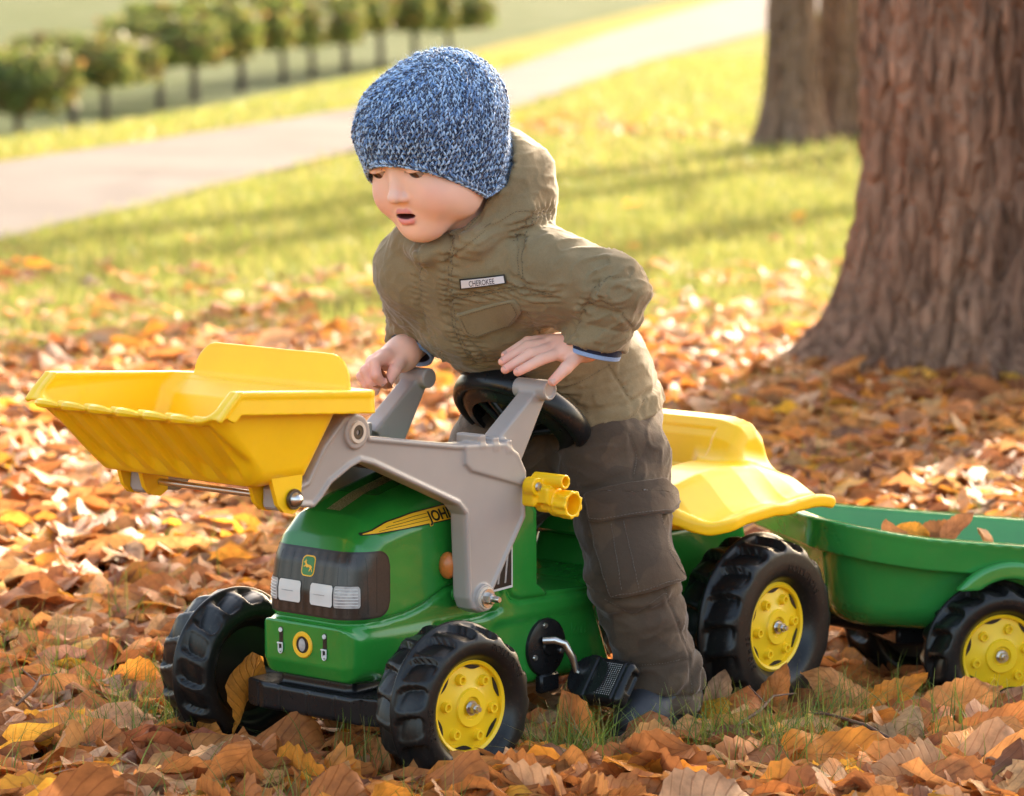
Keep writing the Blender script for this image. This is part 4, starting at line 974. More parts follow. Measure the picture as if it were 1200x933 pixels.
LH = hand_f(A3((-.318, .158, .503), (-.290, .142, .4915)),
    lambda p: smin(chain(p, A3((-.284, .136, .490), (-.268, .105, .4905)), [.0165, .0120], .01), chain(p, A3((-.284, .136, .490), (-.262, .127, .4815)), [.0165, .0120], .01), .012),
    [A3((-.2830, .102, .4960), (-.2460, .083, .4935), (-.2120, .076, .4790)), A3((-.276, .106, .4925), (-.236, .092, .4890), (-.1925, .089, .4735)),
     A3((-.270, .114, .4885), (-.224, .106, .4815), (-.1815, .103, .4660)), A3((-.264, .126, .4825), (-.225, .122, .4755), (-.1850, .120, .4640)),
     A3((-.278, .140, .4800), (-.2470, .1435, .4650), (-.2285, .138, .4500))],
    [[.0075, .0066, .0052], [.0080, .0070, .0056], [.0080, .0072, .0057], [.0080, .0072, .0058], [.0095, .0080, .0062]])
RH = hand_f(A3((-.252, -.110, .480), (-.222, -.100, .4700)),
    lambda p: smin(chain(p, A3((-.214, -.099, .466), (-.184, -.099, .4655)), [.0175, .0120], .01), chain(p, A3((-.214, -.102, .465), (-.186, -.118, .4575)), [.0165, .0110], .01), .012),
    [A3((-.1840, -.095, .4680), (-.1600, -.092, .4615), (-.1560, -.086, .4470), (-.1631, -.084, .4380)), A3((-.1800, -.106, .4640), (-.1560, -.104, .4510), (-.1569, -.097, .4375), (-.1623, -.092, .4300)),
     A3((-.1830, -.116, .4570), (-.1617, -.116, .4430), (-.1629, -.107, .4315), (-.1693, -.100, .4245)), A3((-.190, -.124, .4510), (-.1765, -.126, .4360), (-.1845, -.120, .4237)),
     A3((-.2060, -.090, .4645), (-.1830, -.081, .4500), (-.1700, -.0785, .4380))],
    [[.0085, .0074, .0068, .0056], [.0085, .0075, .0068, .0056], [.0082, .0070, .0063, .0052], [.0072, .0060, .0050], [.0095, .0082, .0064]], .005)
def torso_f(p):
    d = chain(p, A3((-.465, .0, .39), (-.425, -.045, .465), (-.275, -.02, .555), (-.225, 0, .61)), [.06, .065, .06, .042], .03)
    d = smin(d, chain(p, A3((-.255, .08, .575), (-.304, .158, .554), (-.306, .154, .500)), [.035, .028, .020], .02), .03)
    d = smin(d, chain(p, A3((-.21, -.06, .575), (-.268, -.112, .512), (-.247, -.107, .478)), [.035, .028, .020], .02), .03)
    d = smin(d, chain(p, A3((-.44, .05, .36), (-.375, .155, .19), (-.382, .185, .05)), [.05, .038, .028], .02), .03)
    d = smin(d, chain(p, A3((-.44, .0, .36), (-.350, -.142, .20), (-.41, -.17, .03)), [.06, .042, .03], .02), .03)
    return d
parts = []
V, Q = surf(head_f, HC - .125, HC + np.array([.13, .125, .12]), .0016); keep = True; parts.append((V, Q, facecol(V)))
def handcol(kn):
    def f(V):
        n = noise3(V * 70)[:, None]; c = SKIN * np.array([1.0, .92, .90]) * (1 + .06 * n)
        for k, t, rr_ in kn:
            g = np.exp(-(np.linalg.norm(V - np.array(k), axis=1) / rr_) ** 2)[:, None] * t; c = c * (1 - g) + np.array([.78, .30, .22]) * g
        return c
    return f
V, Q = surf(LH, (-.345, .055, .43), (-.165, .19, .53), .0015); parts.append((V, Q, handcol([((-.2120, .076, .479), .6, .012), ((-.1925, .089, .4735), .6, .012), ((-.1815, .103, .466), .6, .012), ((-.185, .12, .464), .6, .012), ((-.2285, .138, .45), .6, .013), ((-.262, .115, .487), .25, .02)])(V)))
V, Q = surf(RH, (-.28, -.145, .405), (-.135, -.055, .51), .0015); parts.append((V, Q, handcol([((-.157, -.09, .447), .5, .02), ((-.165, -.1, .43), .6, .015), ((-.17, -.0785, .438), .5, .012), ((-.185, -.105, .462), .3, .02)])(V)))
V, Q = surf(torso_f, (-.52, -.22, .0), (-.13, .23, .66), .008, 1); parts.append((V, Q, np.broadcast_to(SKIN, V.shape)))
VV, QQ, CC, n0 = [], [], [], 0
for V, Q, c in parts: VV.append(V); QQ.append(Q + n0); CC.append(c); n0 += len(V)
BOY = add('person', np.concatenate(VV), np.concatenate(QQ), M_SKIN, None, col=np.concatenate(CC)); BOY.matrix_world = TM_
tag(BOY, 'small child in blue knitted hat and olive jacket standing astride the toy tractor', 'person')
# finger nails
def nail(tip, prev, up, w, l):
    tip = np.array(tip); a = tip - np.array(prev); a /= np.linalg.norm(a); up = np.array(up, float); up -= a * (up @ a); up /= np.linalg.norm(up); sd_ = np.cross(a, up)
    th = np.linspace(-1, 1, 7); ln = np.linspace(-1, .7, 5); P = []
    for i in ln:
        for t in th: P.append(tip + a * (i * l * .5 + .001) + up * (w * (1.0 - .35 * t * t)) + sd_ * t * w * .68)
    return np.array(P), grid_faces(5, 7)
M_NAIL = plastic('nail', (.64, .36, .28), .25, .03)
for F_ in (((-.2120, .076, .4790), (-.2460, .083, .4935)), ((-.1925, .089, .4735), (-.236, .092, .4890)), ((-.1815, .103, .466), (-.224, .106, .4815)), ((-.185, .120, .464), (-.225, .122, .4755))):
    P_, f_ = nail(F_[0], F_[1], (.3, .15, 1), .0053, .0075); MB().put(P_, f_).build('fingernail', M_NAIL, BOY)
P_, f_ = nail((-.2285, .138, .45), (-.247, .1435, .465), (.6, .8, .3), .0061, .009); MB().put(P_, f_).build('fingernail', M_NAIL, BOY)
for F_, u_ in ((((-.1631, -.084, .438), (-.156, -.086, .447)), (.8, .6, .1)), (((-.1623, -.092, .430), (-.1569, -.097, .4375)), (.8, .5, 0)), (((-.1693, -.1, .4245), (-.1629, -.107, .4315)), (.8, .4, -.1)), (((-.17, -.0785, .438), (-.183, -.081, .45)), (.7, .7, .2))):
    P_, f_ = nail(F_[0], F_[1], u_, .0053, .007); MB().put(P_, f_).build('fingernail', M_NAIL, BOY)
# eyes
def eye(s):
    c = np.array([.0665, s * .0285, -.0110]); g = np.array([.86, -.16, -.50]); g /= np.linalg.norm(g)
    n1, n2 = 24, 32; ph = np.linspace(0, np.pi, n1); th = np.linspace(0, 2 * np.pi, n2, endpoint=False); PH, TH = np.meshgrid(ph, th, indexing='ij')
    a = np.cross(g, [0, 0, 1.]); a /= np.linalg.norm(a); b = np.cross(g, a)
    D = np.cos(PH)[..., None] * g + np.sin(PH)[..., None] * (np.cos(TH)[..., None] * a + np.sin(TH)[..., None] * b)
    V = hw_((c + D * .0118).reshape(-1, 3)); p = PH.ravel(); col = np.tile(np.array([.34, .29, .27]), (len(V), 1)); col[p < .78] = (.10, .045, .02); col[p < .40] = (.005, .004, .004)
    m = bpy.data.materials.get('eye') or attr_mat('eye', .08)
    add('eye', V, grid_faces(n1, n2, False, True), m, BOY, col=col)
    # lashes
    mb = MB()
    for q in np.linspace(-1, 1, 9):
        r0 = c + np.array([.0135 * math.cos(q * .8), .0135 * math.sin(q * .8), .0030]); r1 = r0 + np.array([.006 * math.cos(q), .006 * math.sin(q), -.003]); mb.tube(hw_(np.array([r0, (r0 + r1) / 2 + [0, 0, -.0008], r1])), [.0005, .0004, .0001], 4)
    if s > 9: mb.build('eyelashes', M_BPRINT, BOY)
for s in (-1, 1): eye(s)
mb = MB()
for k in range(-1, 2): mb.box(hw_(np.array([.0715 - .35 * abs(k) * .004, k * .0038, -.0622])), (.0016, .0018, .0022), Matrix(HR.tolist()), .0008)
mb.build('teeth', plastic('teeth', (.7, .66, .58), .2, .02), BOY)

# ---------------------------------------------------------------- hat
HE_C, HE_R = np.array([-.010, 0, .022]), np.array([.0985, .0875, .070])
def rimz(x): return np.maximum(.003 + .90 * (x - .085), -.070)
def hell(q, r):
    q = q - HE_C; q = np.stack([q[:, 0], q[:, 1], np.where(q[:, 2] < 0, q[:, 2] * .42, q[:, 2])], -1); return ell(q, (0, 0, 0), r)
def hat_in(q):
    d = hell(q, HE_R); return np.maximum(d, rimz(q[:, 0]) - q[:, 2])
def hat_f(p):
    q = hl(p); e = hell(q, HE_R - .0015)
    e = smin(e, ell(q, (-.050, .0, .032), (.052, .062, .056)), .03)
    return smax(np.abs(e + .0025) - .003, (rimz(q[:, 0]) - q[:, 2]) * .8, .003)
M_HAT = fabric('knit_base', (.012, .03, .09), (.02, .05, .13), weave=500)
HATO = sdf_obj('knitted_hat', hat_f, HC - .14, HC + np.array([.14, .14, .15]), .0030, M_HAT, BOY)
def hat_surf(D):
    """radial hit of hat outer surface from HE_C in directions D (head frame)"""
    t = np.full(len(D), .11)
    for _ in range(14):
        q = HE_C + D * t[:, None]; e = smin(hell(q, HE_R - .0015), ell(q, (-.050, .0, .032), (.052, .062, .056)), .03); t = t - np.clip(e, -.03, .03) * .85
    return HE_C + D * t[:, None]
axis = np.array([-.20, .05, .98]); axis /= np.linalg.norm(axis); ax1 = np.cross(axis, [0, 1, 0]); ax1 /= np.linalg.norm(ax1); ax2 = np.cross(axis, ax1)
P0, UU, VVv, RIDGE = [], [], [], []
row = 0; arc = .004
while arc < .270:
    ph = arc / .089; rad = .090 * math.sin(min(ph, 1.75)); ncol = max(6, int(2 * np.pi * abs(rad) / .0066))
    th = (np.arange(ncol) + .5 * (row % 2)) / ncol * 2 * np.pi
    D = math.cos(ph) * axis + math.sin(ph) * (np.cos(th)[:, None] * ax1 + np.sin(th)[:, None] * ax2); P0.append(D)
    RIDGE.append(np.maximum(0, np.cos(th * 11 + row * .42)) ** 3 * 2.2)
    arc += .0056; row += 1
D = np.concatenate(P0); RIDGE = np.concatenate(RIDGE); S = hat_surf(D); ok = S[:, 2] > rimz(S[:, 0]) + .001; D, S, RIDGE = D[ok], S[ok], RIDGE[ok]
e = 1e-3; nrm = grad(lambda q: smin(hell(q, HE_R - .0015), ell(q, (-.050, .0, .032), (.052, .062, .056)), .03), S, 1e-3)[1]; nrm /= np.linalg.norm(nrm, axis=1)[:, None]
dn = -(axis - nrm * (nrm @ axis)[:, None]); dn /= np.linalg.norm(dn, axis=1)[:, None]; sdv = np.cross(nrm, dn)
def strands(S, nrm, dn, sdv, ridge, rngk):
    """each stitch is a V of two twisted legs, each leg a light and a dark strand"""
    V, F, C, k = [], [], [], 0
    n = len(S); base = S + nrm * (ridge[:, None] * .0013)
    nseg = 5; a4 = np.linspace(0, 2 * np.pi, 4, endpoint=False); jit = rngk.uniform(-.25, .25, n)
    light = np.array([.37, .51, .71]); mid = np.array([.11, .21, .41]); dark = np.array([.010, .022, .065])
    for leg in (-1, 1):
        for st in (0, 1):
            ph0 = rngk.uniform(0, 6.28, n)
            pts = []
            for q in np.linspace(0, 1, nseg):
                u = leg * (.0036 * (1 - q) + .0003); w = .0074 * (q - .5); bulge = .0014 * math.sin(q * math.pi) + .0002
                uu = u * np.cos(jit) - w * np.sin(jit); ww = u * np.sin(jit) + w * np.cos(jit)
                tw = ph0 + q * 4.5 + st * np.pi
                pts.append(base + sdv * (uu + .0007 * np.cos(tw))[:, None] + dn * ww[:, None] + nrm * (bulge + .0007 * np.sin(tw))[:, None])
            pts = np.stack(pts, 1)                                  # n,nseg,3
            t = np.gradient(pts, axis=1); t /= np.linalg.norm(t, axis=2)[..., None]
            x = np.cross(t, nrm[:, None, :]); x /= np.linalg.norm(x, axis=2)[..., None]; y = np.cross(t, x)
            r = np.array([.0007, .00122, .0014, .00122, .0007])[None, :, None, None]
            ring = pts[:, :, None, :] + r * (np.cos(a4)[None, None, :, None] * x[:, :, None, :] + np.sin(a4)[None, None, :, None] * y[:, :, None, :])
            V.append(ring.reshape(-1, 3)); f = grid_faces(nseg, 4, False, True); m = nseg * 4
            F.append((f[None] + (np.arange(n) * m)[:, None, None] + k).reshape(-1, 4)); k += n * m
            rsel = rngk.random((n, 1)); c = np.where(rsel < .62, light, mid) if st == 0 else np.where(rsel < .82, dark, mid)
            c = c * rngk.uniform(.8, 1.2, (n, 1)); C.append(np.repeat(c, m, 0))
    return np.concatenate(V), np.concatenate(F), np.concatenate(C)
Vs, Fs, Cs = strands(S, nrm, dn, sdv, RIDGE, np.random.default_rng(3))
M_YARN = attr_mat('yarn', .85); M_YARN.node_tree.nodes['Principled BSDF'].inputs['Sheen Weight'].default_value = .5
ST = add('knit_stitches', hw_(Vs), Fs, M_YARN, HATO, col=Cs); tag(ST, kind='stuff')
# rim braid
th = np.linspace(0, 2 * np.pi, 230, endpoint=False); Dr = np.stack([np.cos(th), np.sin(th), 0 * th], -1)
zr = np.zeros(230) - .03
for _ in range(20):
    DD = Dr * .09 + np.array([0, 0, 1]) * zr[:, None]; DD /= np.linalg.norm(DD, axis=1)[:, None]; Sr = hat_surf(DD); zr += .7 * (rimz(Sr[:, 0]) - Sr[:, 2])
nr = grad(lambda q: hell(q, HE_R), Sr, 1e-3)[1]; nr /= np.linalg.norm(nr, axis=1)[:, None]; tg = np.roll(Sr, -1, 0) - Sr; tg /= np.linalg.norm(tg, axis=1)[:, None]
V2, F2, C2 = strands(Sr + nr * .0006, nr, tg, np.cross(nr, tg), np.zeros(len(Sr)) + .5, np.random.default_rng(4)); o = add('rim_braid', hw_(V2), F2, M_YARN, HATO, col=C2); tag(o, kind='stuff')
# wool fuzz
nf = 17000; rk = np.random.default_rng(5); i = rk.integers(0, len(S), nf); b0 = S[i] + nrm[i] * .002 + sdv[i] * rk.normal(0, .002, (nf, 1)) + dn[i] * rk.normal(0, .002, (nf, 1)); dr = nrm[i] * .8 + rk.normal(0, .55, (nf, 3)); L_ = rk.uniform(.002, .0075, (nf, 1)); sdr = np.cross(dr, rk.normal(size=(nf, 3))); sdr /= np.linalg.norm(sdr, axis=1)[:, None]
V = np.stack([b0 - sdr * .00011, b0 + sdr * .00011, b0 + dr * L_], 1).reshape(-1, 3); o = add('wool_fuzz', hw_(V), np.arange(nf * 3).reshape(-1, 3), M_YARN, HATO, smooth=False, col=np.tile(np.array([.45, .56, .70]), (nf * 3, 1))); tag(o, kind='stuff')

# ---------------------------------------------------------------- jacket
M_JACK = fabric('olive_cotton', (.205, .148, .076), (.255, .188, .100), weave=1100, nscale=14.)
M_SEAM = fabric('olive_thread', (.085, .055, .024), (.11, .072, .034), weave=1500)
def folds(p, k=1.):
    w = np.stack([noise3(p * 9 + 3), noise3(p * 9 + 17), noise3(p * 9 + 29)], -1) * .35
    a = noise3((p @ np.array([[.8, .2, .5], [-.3, .9, .2], [-.5, -.3, .8]])) * np.array([9, 22, 30]) + w * 3)
    b = noise3((p @ np.array([[.5, -.6, .6], [.7, .7, 0], [-.4, .4, .8]])) * np.array([11, 34, 26]) + w * 4 + 9)
    r = (1 - np.abs(a) * 3.0); r = np.where(r > 0, r ** 2, 0)
    s2 = noise3((p @ np.array([[.9, .1, .4], [-.2, .9, .3], [-.4, -.3, .85]])) * np.array([16, 64, 50]) + w * 5 + 31); r2 = np.maximum(0, 1 - np.abs(s2) * 4.0) ** 2
    return k * (.0030 * a + .0026 * b - .0032 * r - .0026 * r2)
SL = A3((-.262, .094, .573), (-.304, .162, .556), (-.297, .150, .4975)); SRt = A3((-.210, -.064, .572), (-.272, -.114, .512), (-.249, -.107, .480))
HOOD_C = np.array([-.262, .002, .668])
SEAMS = []
def sleeve_end(p, S_, ra, rb, r):
    a, b = S_[1], S_[2]; ax_ = (b - a) / np.linalg.norm(b - a); t = (p - b) @ ax_
    d = cap(p, a, b, ra, rb) + .0022 * np.exp(-((t + .020) / .0022) ** 2)
    d = smax(d, t - .006, .003)
    inn = np.maximum(np.linalg.norm(p - b - t[:, None] * ax_, axis=1) - (r - .006), -(t + .03)); return smax(d, -inn, .003)
def jack_raw(p):
    ps = p.copy()
    d = chain(p, A3((-.466, -.016, .362), (-.426, -.044, .466), (-.278, -.016, .553), (-.230, 0, .600)), [.103, .100, .094, .064], .03)
    d = smin(d, cap(p, (-.446, .012, .42), (-.436, .036, .340), .084, .087), .03)
    sh = chain(p, A3((-.262, .085, .575), (-.228, 0, .600), (-.212, -.060, .578)), [.058, .062, .054], .02); d = smin(d, sh, .03)
    d = smin(d, cap(p, SL[0], SL[1], .057, .047), .018); d = smin(d, cap(p, SRt[0], SRt[1], .053, .042), .018)
    al = sleeve_end(p, SL, .047, .0385, .0370); ar = sleeve_end(p, SRt, .042, .0335, .0310)
    d = smin(d, al, .007); d = smin(d, ar, .007)
    # hood gathered behind the head
    hd = ell(p, HOOD_C, (.082, .092, .090)); d = smin(d, hd, .02)
    co = chain(p, A3((-.146, 0, .602), (-.180, .056, .616), (-.238, .080, .650), (-.290, .06, .705)), [.010, .012, .016, .02], .02)
    co2 = chain(p, A3((-.146, 0, .602), (-.176, -.056, .616), (-.230, -.080, .650), (-.280, -.06, .705)), [.010, .012, .016, .02], .02)
    d = smin(d, smin(co, co2, .01), .012)
    return d, al, ar
def jacket_f(p):
    d, al, ar = jack_raw(p)
    q = hl(p)
    kf = .42 + .7 * sstep(.06, .0, np.minimum(al, ar)) + .45 * sstep(.44, .38, p[:, 2])
    d = d + folds(p) * kf
    # sleeve bunching around the elbows
    for (S_, dd) in ((SL, al), (SRt, ar)):
        a, b = S_[1], S_[2]; t = ((p - a) @ (b - a)) / ((b - a) @ (b - a)); nearv = np.exp(-((t - .1) / .55) ** 2) * sstep(.03, -.01, dd)
        d = d + .0034 * nearv * np.sin(t * 11 + 5 * noise3(p * 14))
    # hem and cuffs
    hem = .366 - .22 * (p[:, 0] + .36) + .008 * noise3(p * 9)
    band = p[:, 2] - (hem + .026); d = d + .0035 * np.exp(-(band / .004) ** 2) - .002 * sstep(.004, -.004, band)
    d = smax(d, hem - p[:, 2], .004)
    # room for head and hat, hood opening in front
    d = smax(d, -(hat_in(q) - .004), .006)
    d = smax(d, -(np.maximum(ell(q, (.0, 0, -.03), (.086, .070, .085)), -.2) - .003), .005)
    rem = smax(-(q[:, 0] * .737 + q[:, 2] * .675 + .043), -(q[:, 2] + .118), .012)
    d = smax(d, -smax(rem, np.linalg.norm(q, axis=1) - .20, .01), .006)
    for pts, dep, w in SEAMS:
        e_ = pl3(p, pts); d = d + dep * np.exp(-(e_ / w) ** 2)
        pk_ = np.exp(-((e_ - .006) / .006) ** 2); pk_[e_ > .05] = 0
        d = d + .0009 * pk_ * np.sin(p @ np.array([420., 380., 460.]) + 3 * np.sin(p[:, 2] * 90))
    return d
def pl3(p, pts):
    d = np.full(len(p), 1e9)
    for a, b in zip(pts[:-1], pts[1:]): d = np.minimum(d, cap(p, a, b, 0.))
    return d
def onto(f, P, h=0., n=6):
    P = np.array(P, float)
    for _ in range(n): d, g = grad(f, P, .0012); P = P - (d[:, None] * g) / np.maximum((g * g).sum(1), .3)[:, None]
    g = grad(f, P, .002)[1]; g /= np.linalg.norm(g, axis=1)[:, None] + 1e-9
    return P + g * h, g
def resamp(P, step):
    P = np.array(P, float); d = np.r_[0, np.cumsum(np.linalg.norm(np.diff(P, axis=0), axis=1))]; n = max(2, int(d[-1] / step)); t = np.linspace(0, d[-1], n)
    Q = np.stack([np.interp(t, d, P[:, k]) for k in range(3)], -1)
    for _ in range(3):
        if n > 4: Q[1:-1] = (Q[:-2] + 2 * Q[1:-1] + Q[2:]) / 4
    return Q
def stitches(f, lines, mat, parent, off=.0, step=.0036, r=.00055):
    V, F, k = [], [], 0; ring = np.linspace(0, 2 * np.pi, 4, endpoint=False)
    for l in lines:
        if len(l) < 2: continue
        Q, g = onto(f, resamp(l, .0012), .0003); t = np.gradient(Q, axis=0); t /= np.linalg.norm(t, axis=1)[:, None] + 1e-9; sdv_ = np.cross(g, t); Q = Q + sdv_ * off
        m = 3
        for i in range(0, len(Q) - 3, 3):
            a, b = Q[i], Q[i + 2]; x = sdv_[i]; y = g[i]
            for c, rr_ in ((a, r * .5), ((a + b) / 2 + y * r * .6, r), (b, r * .5)): V.append(c + rr_ * (np.cos(ring)[:, None] * x + np.sin(ring)[:, None] * y))
            F.append(grid_faces(3, 4, False, True) + k); k += 12
    o = add('stitching', np.concatenate(V), np.concatenate(F), mat, parent); tag(o, kind='stuff'); return o
def flap(name, f, outline, h, mat, parent, rings=9):
    O_ = resamp(list(outline) + [outline[0]], .003)[:-1]; n = len(O_); c = O_.mean(0); rows = []
    for t, hh in [(1.0, -.0012), (1.0, h * .55), (.985, h * .9), (.96, h)] + [(t, h) for t in np.linspace(.88, .04, rings)]:
        Q, g = onto(f, c + (O_ - c) * t, hh); rows.append(Q)
    V = np.concatenate(rows); F = grid_faces(len(rows), n, False, True); tip = np.arange(n) + (len(rows) - 1) * n
    V = np.concatenate([V, rows[-1].mean(0)[None]]); tri = np.stack([tip, np.roll(tip, -1), np.full(n, len(V) - 1)], 1)
    o = add(name, V, [F, tri], mat, parent)
    bm = bmesh.new(); bm.from_mesh(o.data); bmesh.ops.recalc_face_normals(bm, faces=bm.faces); bm.to_mesh(o.data); bm.free(); return o
